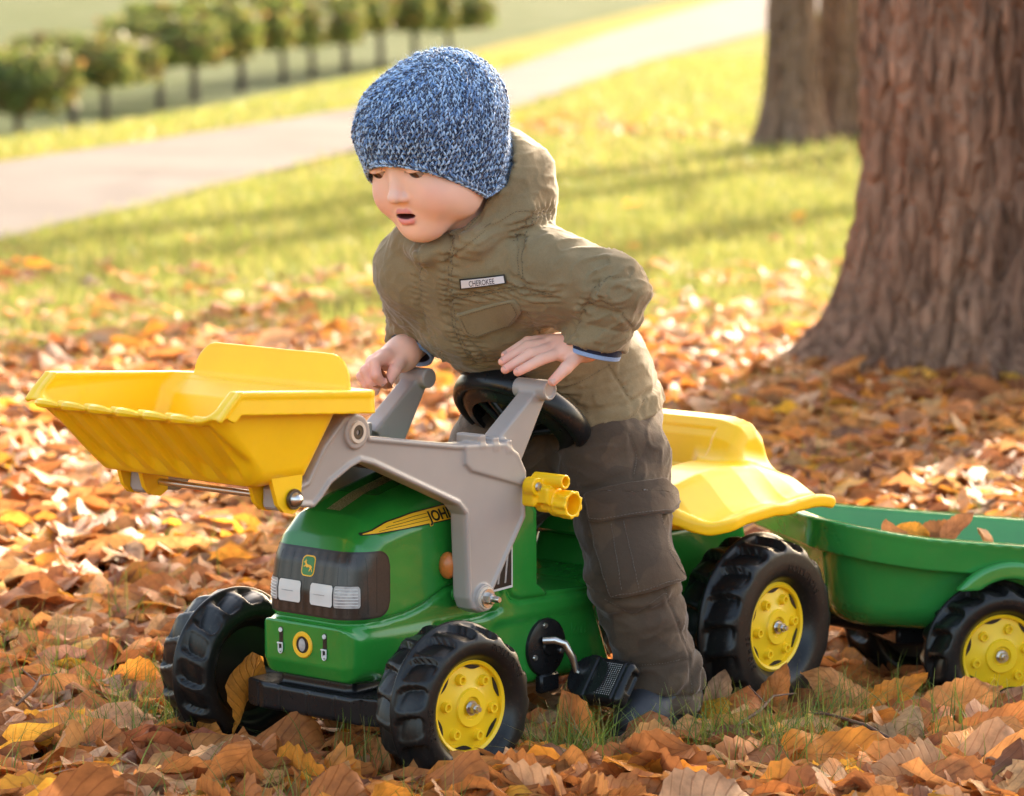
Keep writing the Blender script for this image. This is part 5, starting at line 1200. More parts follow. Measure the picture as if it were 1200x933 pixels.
JS = {"placket_l":[[-0.1576,-0.0173,0.6226],[-0.147,-0.0076,0.6128],[-0.1339,0.0042,0.6034],[-0.1355,0.0028,0.5924],[-0.1574,-0.0173,0.579],[-0.1597,-0.0185,0.5687],[-0.1624,-0.0201,0.5583],[-0.1661,-0.0227,0.5478],[-0.1716,-0.0268,0.5371],[-0.1766,-0.0287,0.5282],[-0.1849,-0.0335,0.5188],[-0.1907,-0.0361,0.5097],[-0.1972,-0.0393,0.5005],[-0.2001,-0.0354,0.492],[-0.2043,-0.0326,0.4834],[-0.2126,-0.0335,0.4741],[-0.2311,-0.0436,0.4634]],"placket_r":[[-0.1993,0.0014,0.6295],[-0.1618,0.0328,0.6236],[-0.1552,0.0364,0.6146],[-0.1542,0.0351,0.605],[-0.1581,0.0294,0.5949],[-0.1616,0.0261,0.5845],[-0.1633,0.0246,0.5743],[-0.1662,0.0219,0.5639],[-0.17,0.0185,0.5534],[-0.1773,0.0136,0.5425],[-0.1824,0.0107,0.5319],[-0.187,0.0082,0.5213],[-0.191,0.0063,0.5108],[-0.1949,0.0068,0.5038],[-0.2,0.0061,0.4966],[-0.2048,0.0057,0.4894],[-0.2081,0.0067,0.4824],[-0.2126,0.0089,0.4771],[-0.2195,0.0089,0.4715],[-0.231,0.005,0.4652],[-0.2401,0.0031,0.4591]],"placket_r2":[[-0.1994,0.0058,0.6297],[-0.1622,0.037,0.6238],[-0.1563,0.0402,0.6147],[-0.1558,0.0385,0.6051],[-0.1598,0.0328,0.595],[-0.163,0.0299,0.5846],[-0.1649,0.0284,0.5744],[-0.168,0.0256,0.564],[-0.1712,0.0228,0.5536],[-0.1785,0.0179,0.5427],[-0.1838,0.0149,0.5321],[-0.1883,0.0124,0.5215],[-0.1924,0.0104,0.5109],[-0.1962,0.0108,0.5044],[-0.2003,0.011,0.4977],[-0.2053,0.0103,0.4909],[-0.2085,0.0113,0.4844],[-0.212,0.0143,0.4793],[-0.2194,0.0138,0.4735],[-0.2295,0.0109,0.4674],[-0.2399,0.0078,0.4612]],"armhole":[[-0.2822,0.0916,0.6545],[-0.2684,0.0945,0.6536],[-0.2524,0.0994,0.653],[-0.2383,0.1028,0.6522],[-0.2298,0.1013,0.651],[-0.2265,0.0997,0.6452],[-0.2239,0.0976,0.6395],[-0.2219,0.0949,0.6336],[-0.2194,0.0927,0.6278],[-0.216,0.094,0.6206],[-0.2108,0.0968,0.6136],[-0.2067,0.0988,0.6064],[-0.2039,0.0995,0.5992],[-0.2028,0.1016,0.5927],[-0.2016,0.1037,0.5863],[-0.2014,0.105,0.5797],[-0.2016,0.1059,0.5731],[-0.2026,0.11,0.5687],[-0.2048,0.113,0.5642],[-0.2067,0.1163,0.5597],[-0.2097,0.1187,0.555],[-0.2131,0.1245,0.5539],[-0.2174,0.1295,0.5527],[-0.2218,0.1344,0.5514],[-0.2271,0.1386,0.55]],"armhole2":[[-0.2862,0.0895,0.6508],[-0.2732,0.0926,0.6499],[-0.2579,0.0975,0.6493],[-0.243,0.1023,0.6486],[-0.2342,0.1019,0.6474],[-0.2309,0.1005,0.6421],[-0.2274,0.0994,0.6369],[-0.2257,0.0967,0.6314],[-0.2223,0.0955,0.6261],[-0.2175,0.098,0.6195],[-0.2117,0.1014,0.6129],[-0.2083,0.1027,0.6061],[-0.2054,0.1035,0.5993],[-0.2036,0.1062,0.5933],[-0.2026,0.1081,0.5873],[-0.2029,0.109,0.5811],[-0.203,0.11,0.5749],[-0.2034,0.1141,0.571],[-0.2054,0.1169,0.5668],[-0.2081,0.1191,0.5626],[-0.2105,0.1215,0.5585],[-0.2135,0.1269,0.5573],[-0.2179,0.1312,0.556],[-0.2212,0.1365,0.5549],[-0.2265,0.14,0.5535]],"yoke":[[-0.174,0.0216,0.5483],[-0.1773,0.0322,0.55],[-0.1821,0.0413,0.5514],[-0.1866,0.0507,0.5529],[-0.1903,0.0607,0.5545],[-0.1945,0.0703,0.5565],[-0.1974,0.081,0.5586],[-0.1998,0.0921,0.5608],[-0.2018,0.1036,0.563]],"yoke2":[[-0.1773,0.0186,0.5445],[-0.1794,0.0303,0.5464],[-0.1835,0.04,0.5479],[-0.1875,0.0498,0.5495],[-0.1919,0.0593,0.551],[-0.1958,0.0697,0.553],[-0.1984,0.0813,0.5552],[-0.2001,0.0935,0.5575],[-0.2029,0.1048,0.5596]],"hood_edge":[[-0.2031,0.0025,0.631],[-0.2058,0.0046,0.6322],[-0.2078,0.0073,0.6335],[-0.2096,0.0102,0.6348],[-0.2109,0.0135,0.6362],[-0.2201,0.0126,0.6419],[-0.2272,0.0137,0.6479],[-0.2325,0.0162,0.654],[-0.2361,0.0204,0.6604],[-0.2396,0.0241,0.6679],[-0.241,0.0295,0.6757],[-0.2382,0.0387,0.6837],[-0.2405,0.0434,0.6914],[-0.259,0.0293,0.6976],[-0.2703,0.0214,0.7045],[-0.2694,0.0243,0.7123],[-0.2677,0.0278,0.7202]],"hood_edge2":[[-0.166,0.0371,0.6275],[-0.1682,0.0404,0.6292],[-0.1698,0.0442,0.6309],[-0.1707,0.0486,0.6327],[-0.173,0.0517,0.6344],[-0.1826,0.051,0.6407],[-0.1894,0.0527,0.6472],[-0.1939,0.0566,0.654],[-0.1974,0.0612,0.6608],[-0.2005,0.0651,0.6685],[-0.204,0.0687,0.6761],[-0.2139,0.0667,0.6832],[-0.2331,0.0565,0.6895],[-0.2474,0.0478,0.6942],[-0.2618,0.0391,0.699],[-0.2306,0.0739,0.713]],"collar":[[-0.1591,0.0307,0.5949],[-0.1585,0.0391,0.5996],[-0.1595,0.0459,0.604],[-0.1603,0.053,0.6085],[-0.1623,0.059,0.6128],[-0.1655,0.0662,0.6188],[-0.1725,0.0699,0.6244],[-0.182,0.0714,0.6297],[-0.1914,0.0731,0.6351],[-0.1981,0.0771,0.6395],[-0.2042,0.0817,0.6439],[-0.2107,0.086,0.6484],[-0.2168,0.0905,0.6528],[-0.2198,0.0934,0.6528],[-0.2224,0.0967,0.6528],[-0.2261,0.099,0.6527],[-0.23,0.1011,0.6526]],"flap":[[-0.1875,0.0198,0.5277],[-0.1899,0.0275,0.5302],[-0.1915,0.0358,0.5328],[-0.1947,0.0426,0.5352],[-0.1973,0.0501,0.5377],[-0.2002,0.0614,0.5406],[-0.2026,0.0732,0.5436],[-0.2043,0.0854,0.5466],[-0.2048,0.0988,0.5498],[-0.2065,0.1001,0.5459],[-0.2082,0.1013,0.5419],[-0.2113,0.1014,0.5378],[-0.2152,0.1007,0.5335],[-0.2195,0.0927,0.529],[-0.2235,0.0848,0.5244],[-0.2263,0.078,0.52],[-0.2302,0.0701,0.5154],[-0.225,0.0602,0.5112],[-0.2191,0.0509,0.507],[-0.214,0.0408,0.5028],[-0.2101,0.0298,0.4984],[-0.2075,0.0275,0.4999],[-0.205,0.0253,0.5014],[-0.2023,0.0232,0.5029],[-0.1997,0.021,0.5043],[-0.1965,0.0208,0.5102],[-0.1938,0.0202,0.516],[-0.1904,0.0203,0.5219],[-0.1875,0.0198,0.5277]],"pocket_side":[[-0.2181,0.1026,0.5318],[-0.2277,0.101,0.5234],[-0.2416,0.0957,0.5145],[-0.2709,0.0771,0.5035],[-0.2876,0.0695,0.494]],"pocket_bot":[[-0.2039,0.0173,0.497],[-0.2073,0.0193,0.4935],[-0.2106,0.0214,0.49],[-0.2137,0.0237,0.4865],[-0.2175,0.0254,0.483],[-0.2214,0.027,0.4781],[-0.23,0.0245,0.4726],[-0.2392,0.0214,0.4669],[-0.2473,0.0193,0.4614],[-0.2491,0.0256,0.4639],[-0.2514,0.0315,0.4662],[-0.2536,0.0374,0.4686],[-0.2565,0.0428,0.4709]],"cuff":[[-0.2533,0.1642,0.5398],[-0.2576,0.1682,0.5414],[-0.2604,0.1734,0.5432],[-0.2596,0.1816,0.5454],[-0.2619,0.1872,0.5472],[-0.2653,0.1908,0.5443],[-0.2678,0.1952,0.5415],[-0.2698,0.2,0.5388],[-0.2761,0.2012,0.5355],[-0.2811,0.203,0.5298],[-0.2857,0.2052,0.5242],[-0.2971,0.2018,0.5177],[-0.3142,0.1938,0.5104]],"wrap":[[-0.2588,0.1467,0.5082],[-0.2593,0.1506,0.5151],[-0.2575,0.1564,0.5223],[-0.2561,0.1619,0.5294],[-0.2559,0.1663,0.5364],[-0.2571,0.1708,0.5457],[-0.2552,0.1777,0.5554],[-0.2597,0.1793,0.5644],[-0.2633,0.1816,0.5734],[-0.2653,0.1918,0.5747],[-0.2729,0.1972,0.5753],[-0.2815,0.202,0.5758],[-0.2908,0.2061,0.5763]],"waist":[[-0.3543,0.0487,0.4218],[-0.3591,0.0536,0.4244],[-0.3641,0.0584,0.4269],[-0.3688,0.0634,0.4294],[-0.3749,0.0673,0.4318],[-0.3829,0.0717,0.4366],[-0.3905,0.0766,0.4415],[-0.3995,0.0803,0.4462],[-0.4081,0.0843,0.451]],"waist2":[[-0.3579,0.0501,0.4147],[-0.3625,0.0553,0.4086],[-0.364,0.063,0.403],[-0.3694,0.0675,0.3968],[-0.3709,0.0751,0.3913]],"waistp":[[-0.4021,0.0803,0.4512],[-0.4056,0.0864,0.441],[-0.4105,0.0914,0.4305],[-0.4148,0.0968,0.4201],[-0.4171,0.1038,0.4101]],"hem":[[-0.3639,0.0825,0.3687],[-0.3698,0.0879,0.3702],[-0.3746,0.0943,0.3719],[-0.3825,0.0982,0.373],[-0.3889,0.1033,0.3745],[-0.3941,0.1076,0.3781],[-0.4013,0.1104,0.3814],[-0.4099,0.1119,0.3845],[-0.4193,0.1128,0.3874],[-0.4261,0.1118,0.3921],[-0.433,0.1106,0.3968],[-0.4395,0.1099,0.4015],[-0.4477,0.1077,0.406]],"badge":[[-0.1706,0.0397,0.5737],[-0.197,0.0895,0.581],[-0.1979,0.0914,0.5697],[-0.1743,0.0378,0.5609]]}
SEAMS[:] = [(np.array(v), (.0016 if k in ('yoke2', 'armhole2', 'placket_r2', 'hood_edge2') else .0026), .0025) for k, v in JS.items() if k not in ('badge', 'flap')]
JB = np.min([np.array(v).min(0) for v in JS.values()], 0)
_pl3 = pl3
def pl3(p, pts):
    d = np.full(len(p), 1e9); lo = pts.min(0) - .012; hi = pts.max(0) + .012; k = ((p > lo) & (p < hi)).all(1)
    if k.any(): d[k] = _pl3(p[k], pts)
    return d
JK = sdf_obj('jacket', jacket_f, (-.62, -.24, .29), (-.07, .27, .79), .0025, M_JACK, BOY)
stitches(jacket_f, [v for k, v in JS.items() if k not in ('badge', 'flap')], M_SEAM, JK, .0024, r=.0006)
def jbase(p): return jack_raw(p)[0]
FL = flap('pocket_flap', jbase, JS['flap'][:-1], .0052, M_JACK, JK)
Of = np.array(JS['flap'][:-1]); cf = Of.mean(0); 
stitches(lambda p: jbase(p) - .0054, [list(cf + (Of - cf) * .88) + [cf + (Of[0] - cf) * .88]], M_SEAM, FL)
# name badge on the chest
b4 = np.array(JS['badge'])
def bil(u, v): return (b4[0] * (1 - u)[:, None] + b4[1] * u[:, None]) * (1 - v)[:, None] + (b4[3] * (1 - u)[:, None] + b4[2] * u[:, None]) * v[:, None]
b4n = np.cross(b4[1] - b4[0], b4[0] - b4[3]); b4n /= np.linalg.norm(b4n); b4n = b4n * np.sign(b4n[0])
def plate(name, m, h, mat, parent, nu=20, nv=6):
    u = np.linspace(m * .25, 1 - m * .25, nu); v = np.linspace(m, 1 - m, nv); U, Vv = np.meshgrid(u, v, indexing='ij')
    P = bil(U.ravel(), Vv.ravel()) + b4n * (h + .0022 - .004 * (U.ravel()[:, None] - .5) ** 2); o = add(name, P, grid_faces(nu, nv), mat, parent); solidify(o, .0012); return o
def jb(p): return jacket_f(p)
BD = plate('name_badge', .0, .0022, M_BPRINT, JK); plate('badge_field', .13, .0034, plastic('badge_white', (.62, .56, .55), .6, .05), BD)
me = text_mesh('CHEROKEE', 1., .0, plastic('badge_ink', (.06, .04, .05), .6, .1), .012); n = len(me.vertices); c = np.empty(n * 3, np.float32); me.vertices.foreach_get('co', c); c = c.reshape(-1, 3)
xw = c[:, 0].max(); yh = c[:, 1].max()
_u = .20 + c[:, 0] / xw * .56; P = bil(_u, .78 - c[:, 1] / yh * .56) + b4n * (.0034 + .0022 + .0008 - .004 * (_u[:, None] - .5) ** 2); me.vertices.foreach_set('co', P.astype(np.float32).ravel()); link('badge_lettering', me, BD)
print('jacket', round(time.time() - T0, 1))
# shirt cuffs peeping out of the sleeves
M_NAVY = fabric('navy_knit', (.012, .014, .035), (.02, .022, .05), weave=900); M_LBLUE = fabric('light_blue_rib', (.24, .34, .58), (.30, .42, .66), weave=900)
for S_, r, sx in ((SL, .0340, 1), (SRt, .029, -1)):
    a, b = S_[1], S_[2]; ax_ = (b - a) / np.linalg.norm(b - a); M = TR(b, rotm(ax_))
    mb = MB(); mb.lathe([(r - .003, -.03), (r, -.012), (r + .0012, .006), (r + .0004, .0145), (r - .004, .0145), (r - .006, -.02)], 36, M); sc = mb.build('shirt_cuff', M_NAVY, BOY)
    mb = MB(); mb.lathe([(r - .001, .0138), (r + .0006, .0150), (r - .0002, .0195), (r - .003, .0205), (r - .005, .016)], 36, M); mb.build('cuff_edge', M_LBLUE, sc)
# ---------------------------------------------------------------- trousers
M_TROU = fabric('brown_camo_cotton', (.076, .048, .030), (.102, .067, .041), weave=1200, camo=(.060, .040, .026), nscale=22.)
M_TSEAM = fabric('brown_thread', (.11, .085, .065), (.14, .11, .085), weave=1500)
LG = A3((-.460, .008, .385), (-.424, .070, .325), (-.368, .154, .190), (-.382, .184, .075), (-.384, .185, .030))
RG = A3((-.462, -.010, .385), (-.405, -.070, .325), (-.345, -.140, .200), (-.405, -.165, .07), (-.41, -.166, .03))
def trous_f(p, fl=1.):
    d = chain(p, LG, [.082, .069, .0530, .0475, .0500], .02); d2 = chain(p, RG, [.098, .082, .066, .058, .059], .02)
    d = smin(d, d2, .02)
    z = p[:, 2]
    w = noise3(p * 14 + 40)
    fold = .0060 * noise3(p * np.array([13, 13, 34]) + w[:, None] * .8 + 60) + .0035 * noise3((p @ np.array([[.7, 0, .7], [0, 1, 0], [-.7, 0, .7]])) * np.array([16, 16, 44]) + 80)
    kn = np.exp(-((z - .16) / .05) ** 2) + 1.2 * np.exp(-((z - .065) / .035) ** 2)
    fold = fold + .0026 * kn * np.sin(z * 170 + 16 * noise3(p * 9 + 5) + p[:, 0] * 90)
    sr = noise3((p @ np.array([[.8, .1, .6], [0, 1, 0], [-.6, .1, .8]])) * np.array([20, 20, 62]) + w[:, None] + 91); fold = fold - .0018 * np.maximum(0, 1 - np.abs(sr) * 3.2) ** 2
    d = d + fold * fl
    hemz = .030 + .006 * noise3(p * 12 + 2); d = d + .0025 * np.exp(-((z - hemz - .024) / .0022) ** 2)
    d = smax(d, hemz - z, .004)
    if fl == 0: return d
    for pts, dep, w_ in TSEAMS: d = d + dep * np.exp(-(pl3(p, pts) / w_) ** 2)
    return d
TSEAMS = []
TS = {"t_flap_top":[[-0.3424,0.0988,0.2949],[-0.345,0.1113,0.2986],[-0.3494,0.1222,0.302],[-0.3551,0.1321,0.3051],[-0.3631,0.14,0.3077],[-0.3719,0.1466,0.309],[-0.3815,0.1524,0.3102],[-0.3971,0.1535,0.3102],[-0.4142,0.1534,0.31]],"t_flap":[[-0.3424,0.0988,0.2949],[-0.3407,0.1027,0.2869],[-0.337,0.1082,0.2793],[-0.3367,0.111,0.271],[-0.3341,0.1156,0.2631],[-0.3339,0.1198,0.263],[-0.3336,0.1241,0.2628],[-0.3338,0.128,0.2625],[-0.3342,0.1317,0.2622],[-0.343,0.1503,0.2662],[-0.3581,0.1636,0.269],[-0.378,0.1732,0.2708],[-0.4089,0.174,0.2705],[-0.424,0.1638,0.2735],[-0.4323,0.1591,0.2778],[-0.4571,0.1413,0.2791],[-0.4473,0.1449,0.2911],[-0.4268,0.1553,0.2992],[-0.4185,0.1559,0.305],[-0.4142,0.1534,0.31]],"t_pocket":[[-0.3333,0.1143,0.2606],[-0.3293,0.1206,0.2516],[-0.3281,0.1246,0.242],[-0.3259,0.1293,0.2327],[-0.3194,0.1377,0.2243],[-0.3136,0.1482,0.2132],[-0.312,0.1552,0.2012],[-0.3119,0.1609,0.189],[-0.312,0.1664,0.1766],[-0.3154,0.1757,0.1789],[-0.3198,0.1841,0.1809],[-0.3241,0.1925,0.1829],[-0.3308,0.199,0.1844],[-0.3419,0.204,0.1873],[-0.3539,0.2083,0.19],[-0.3662,0.2124,0.1926],[-0.3941,0.2042,0.1919],[-0.3816,0.2096,0.2029],[-0.3759,0.2096,0.2125],[-0.3734,0.2072,0.2213],[-0.3746,0.2016,0.2294],[-0.38,0.1933,0.2392],[-0.3869,0.1838,0.2487],[-0.3864,0.1801,0.2598],[-0.3882,0.1745,0.2704]],"t_pleat1":[[-0.3357,0.1447,0.2623],[-0.3299,0.1541,0.2435],[-0.3212,0.1657,0.2253],[-0.3151,0.1754,0.2067],[-0.3163,0.179,0.1865]],"t_pleat2":[[-0.3446,0.1554,0.2644],[-0.3365,0.1681,0.2463],[-0.3296,0.1797,0.228],[-0.3262,0.1885,0.2091],[-0.3227,0.1973,0.1903]],"t_side":[[-0.3924,0.1223,0.3714],[-0.3921,0.1258,0.3641],[-0.3917,0.1294,0.3569],[-0.3924,0.1321,0.3494],[-0.3929,0.1349,0.342],[-0.3886,0.1368,0.3363],[-0.3841,0.139,0.3306],[-0.3802,0.1405,0.3249],[-0.3763,0.1422,0.3191]],"t_knee":[[-0.3098,0.1523,0.1718],[-0.3115,0.163,0.1678],[-0.315,0.1721,0.1633],[-0.3225,0.178,0.158],[-0.3277,0.1858,0.1532],[-0.3317,0.196,0.1614],[-0.3352,0.2067,0.1697],[-0.3456,0.2117,0.1764],[-0.3587,0.2146,0.1825]],"t_long":[[-0.3555,0.2109,0.1875],[-0.3576,0.2148,0.1764],[-0.3677,0.2123,0.1635],[-0.3675,0.2181,0.1528],[-0.3709,0.2211,0.1414],[-0.3777,0.2205,0.1303],[-0.3801,0.2234,0.1202],[-0.3791,0.229,0.111],[-0.38,0.2331,0.1012],[-0.3786,0.2343,0.089],[-0.3791,0.234,0.0762],[-0.3779,0.235,0.0639],[-0.3759,0.2367,0.0518]],"t_kneeb":[[-0.331,0.1866,0.0899],[-0.3333,0.1959,0.0913],[-0.3363,0.2046,0.0926],[-0.3408,0.2121,0.0935],[-0.3466,0.2186,0.0942],[-0.3528,0.2239,0.0958],[-0.3595,0.2288,0.0973],[-0.3691,0.2315,0.0982],[-0.3796,0.2335,0.0988]],"t_cross":[[-0.3673,0.2208,0.1318],[-0.3772,0.2205,0.1314],[-0.3929,0.2157,0.1296]],"t_hem":[[-0.3347,0.1741,0.0523],[-0.3266,0.1927,0.0553],[-0.33,0.202,0.0554],[-0.3343,0.2104,0.0553],[-0.3408,0.2171,0.0545],[-0.352,0.2224,0.0541],[-0.3651,0.2263,0.0533],[-0.3742,0.2333,0.0535],[-0.3924,0.2332,0.0514]]}
TSEAMS[:] = [(np.array(v), .0022, .0024) for k, v in TS.items() if k not in ('t_flap', 't_flap_top', 't_pocket')]
TRO = sdf_obj('trousers', trous_f, (-.58, -.25, .0), (-.25, .28, .47), .0026, M_TROU, BOY)
stitches(trous_f, [v for k, v in TS.items() if k not in ('t_flap', 't_flap_top', 't_pocket', 't_pleat1', 't_pleat2')], M_TSEAM, TRO, .0022)
pk = list(TS['t_pocket']) + list(TS['t_flap_top'])[::-1]
def tb(p): return trous_f(p, .25) if False else trous_f(p, 0.)
PK = flap('cargo_pocket', tb, pk, .0085, M_TROU, TRO)
def tf2(p): return tb(p) - .0085 - .0012 * noise3(p * np.array([60, 60, 90]))
Op = np.array(pk); cp_ = Op.mean(0); stitches(tf2, [list(cp_ + (np.array(TS['t_pocket']) - cp_) * .93), TS['t_pleat1'], TS['t_pleat2']], M_TSEAM, PK, 0.)
fo = list(TS['t_flap']) + list(TS['t_flap_top'])[1:-1][::-1] if False else list(TS['t_flap'])
FP = flap('pocket_flap', tf2, [q for q in TS['t_flap_top']][::-1] + list(TS['t_flap'])[:-4], .0045, M_TROU, PK)
Of2 = np.array(TS['t_flap'][:-4]); cf2 = Of2.mean(0) + np.array([0, 0, .012]); stitches(lambda p: tb(p) - .0132, [list(cf2 + (Of2 - cf2) * .9)], M_TSEAM, FP, 0.)
print('trousers', round(time.time() - T0, 1))
# ---------------------------------------------------------------- shoes
M_SHOE = plastic('slate_shoe', (.022, .023, .028), .5, .15, dirt=.05); M_SOLE = plastic('dark_sole', (.02, .02, .022), .6, .2)
def shoe_f(a):
    a = np.array(a)
    def f(p):
        q = p - a
        d = chain(q, A3((-.040, -.004, .026), (.0, .0, .030), (.045, .006, .016), (.068, .010, .012)), [.030, .034, .031, .024], .02)
        d = smin(d, cap(q, (-.012, -.002, .03), (-.012, 0, .075), .036, .036), .02)
        d = d + .0016 * np.exp(-((q[:, 2] - .006) / .002) ** 2) + .0012 * np.exp(-((q[:, 0] - .022 + q[:, 1] * .2) / .002) ** 2) * (q[:, 2] > .008)
        d = smin(d, smax(chain(q * np.array([1, 1, .01]), A3((-.040, -.004, 0), (.0, .0, 0), (.045, .006, 0), (.068, .010, 0)), [.031, .034, .033, .026], .02), np.abs(q[:, 2] + .008) - .011, .004), .002)
        return smax(d, -(q[:, 2] + .019), .003)
    return f
for a, lab in (((-.380, .188, .012), None), ((-.41, -.167, .016), None)):
    sdf_obj('shoe', shoe_f(a), np.array(a) + np.array([-.085, -.055, -.03]), np.array(a) + np.array([.11, .06, .10]), .0026, M_SHOE, BOY)

# ================================================================== FALLEN LEAVES
PAL = np.array([(.44, .150, .036), (.31, .104, .031), (.53, .215, .060), (.66, .235, .026), (.68, .310, .028), (.48, .260, .130), (.20, .074, .030), (.58, .285, .100)])
PALN = ['russet brown', 'dark brown', 'light brown', 'bright orange', 'golden yellow', 'pale tan', 'very dark', 'sandy brown']
PW = np.array([.27, .17, .18, .11, .03, .10, .05, .09])
def leaf_template(nu, nv, rr, curl, bend, twist, corr, roll=0.):
    u = .5 - .5 * np.cos(np.pi * np.linspace(0, 1, nu)); u = .35 * u + .65 * np.linspace(0, 1, nu) ** .9; v = np.linspace(-1, 1, nv); U, Vv = np.meshgrid(u, v, indexing='ij')
    w = np.sin(np.pi * U ** .78) ** .85; w = w / w.max() * .235 + .005
    if nu > 7: w = w * (1 + .05 * np.where(np.arange(nu) % 2 == 0, 1, -1)[:, None] * (np.abs(Vv) > .99))
    x = U - .5; y = Vv * w; ay = np.abs(y)
    z = curl * ay * ay * 5 * (1 + .5 * np.sin(U * 5 + rr.uniform(0, 6)))+ .05 * rr.normal() * np.sin(U * 7 + rr.uniform(0, 6)) * Vv + .04 * np.abs(Vv) * np.sin(U * 11 + Vv * 2 + rr.uniform(0, 6))
    z = z + (.05 * rr.normal() * np.sin(U * 4 + 1.5 * Vv + rr.uniform(0, 6)) if nu > 7 else 0) + corr * np.sin(2 * np.pi * (U * 8 - np.abs(Vv) * 1.7)) * np.sqrt(np.abs(Vv) + .02)
    if roll: 
        a = y / .27 * roll; rad = .27 / roll; y = rad * np.sin(a); z = z + rad * (1 - np.cos(a))
    # bend along the length
    if abs(bend) > .05:
        a = x * bend; rad = 1 / bend; x2 = (rad - z) * np.sin(a); z = rad - (rad - z) * np.cos(a); x = x2
    t = twist * (U - .5); y, z = y * np.cos(t) - z * np.sin(t), y * np.sin(t) + z * np.cos(t)
    return np.stack([x, y, z], -1).reshape(-1, 3), grid_faces(nu, nv), np.stack([U, Vv * .5 + .5], -1).reshape(-1, 2)
def rnd_template(nu, nv, k):
    rr = np.random.default_rng(100 + k); s = rr.choice([-1, 1], p=[.5, .5])
    return leaf_template(nu, nv, rr, s * rr.uniform(.05, .45), (-rr.uniform(.1, 1.3) if rr.random() < .7 else rr.uniform(.1, .7)), rr.normal() * .38, .006 if nu > 7 else 0, rr.choice([0, 0, 0, rr.uniform(.5, 1.5)]))
def leaf_material(name, objcol):
    m, N, Lk, P = nmat(name)
    if objcol: a = N.new('ShaderNodeObjectInfo'); src = a.outputs['Color']
    else: a = N.new('ShaderNodeAttribute'); a.attribute_name = 'col'; src = a.outputs['Color']
    uv = N.new('ShaderNodeUVMap'); sx = N.new('ShaderNodeSeparateXYZ'); Lk.new(uv.outputs[0], sx.inputs[0])
    def mth(op, x, y=None, z=None):
        k = N.new('ShaderNodeMath'); k.operation = op
        for i, q in enumerate((x, y, z)):
            if q is None: continue
            if isinstance(q, (int, float)): k.inputs[i].default_value = q
            else: Lk.new(q, k.inputs[i])
        return k.outputs[0]
    av = mth('ABSOLUTE', mth('SUBTRACT', sx.outputs['Y'], .5))
    ph = mth('SUBTRACT', mth('MULTIPLY', sx.outputs['X'], 10.0), mth('MULTIPLY', av, 4.4))
    fr = mth('ABSOLUTE', mth('SUBTRACT', mth('FRACT', ph), .5))
    vein = mth('SUBTRACT', 1.0, mth('MINIMUM', mth('MULTIPLY', fr, 9.0), 1.0))
    mid = mth('SUBTRACT', 1.0, mth('MINIMUM', mth('MULTIPLY', av, 30.0), 1.0))
    vv = mth('MAXIMUM', vein, mid)
    tc = N.new('ShaderNodeTexCoord'); n1 = nd(N, 'ShaderNodeTexNoise', Scale=(5. if objcol else 55.), Detail=6., Roughness=.65); Lk.new(tc.outputs['Object'], n1.inputs['Vector'])
    hs = N.new('ShaderNodeHueSaturation'); mr = nd(N, 'ShaderNodeMapRange'); mr.inputs[1].default_value = .3; mr.inputs[2].default_value = .7; mr.inputs[3].default_value = .55; mr.inputs[4].default_value = 1.4
    Lk.new(n1.outputs['Fac'], mr.inputs[0]); Lk.new(mr.outputs[0], hs.inputs['Value']); Lk.new(src, hs.inputs['Color'])
    mx = N.new('ShaderNodeMixRGB'); mx.blend_type = 'MULTIPLY'; Lk.new(mth('MULTIPLY', vv, .55), mx.inputs[0]); Lk.new(hs.outputs[0], mx.inputs[1]); mx.inputs[2].default_value = (.55, .42, .36, 1)
    Lk.new(mx.outputs[0], P.inputs['Base Color']); P.inputs['Roughness'].default_value = .55; P.inputs['Specular IOR Level'].default_value = .35
    b = nd(N, 'ShaderNodeBump', Strength=.6, Distance=.0015); Lk.new(mth('ADD', vv, mth('MULTIPLY', n1.outputs['Fac'], .8)), b.inputs['Height']); Lk.new(b.outputs[0], P.inputs['Normal'])
    t = N.new('ShaderNodeBsdfTranslucent'); g = N.new('ShaderNodeGamma'); g.inputs[1].default_value = .8; Lk.new(mx.outputs[0], g.inputs[0]); Lk.new(g.outputs[0], t.inputs['Color'])
    ms = nd(N, 'ShaderNodeMixShader'); ms.inputs[0].default_value = .42; Lk.new(P.outputs[0], ms.inputs[1]); Lk.new(t.outputs[0], ms.inputs[2]); Lk.new(ms.outputs[0], N['Material Output'].inputs['Surface'])
    return m
M_LEAFO = leaf_material('fallen_leaf', True); M_LEAFS = leaf_material('leaf_litter', False)
def density(x, y):
    p = np.stack([x * 1.1, y * .7, 0 * x], -1); n = noise3(p) + .5 * noise3(p * 3 + 5)
    d = 1 - sstep(7.9, 10.0, y + n * 1.3 - .35 * x) * .965
    d = np.maximum(d, np.exp(-(((x - .45) / .55) ** 2 + ((y - 20.3) / .9) ** 2)) * .9)
    d = d * (1 - .99 * sstep(12.5, 16, y) * (np.hypot((x - .45) / .8, (y - 20.3) / 1.4) > 1.3))
    d = d * (x > px_near(y) + .1)
    return d * (1 - .45 * np.clip(noise3(p * 2.1 + 11) * 2.2, 0, 1))
def pile(x, y):
    p = np.stack([x * 4.5, y * 4.5, 0 * x], -1)
    h = .006 + .016 * np.clip(noise3(p) + .2, 0, 1.2)
    h = h + .018 * np.exp(-(((x - 1.25) / .9) ** 2 + ((y - 7.9) / .55) ** 2))
    return h
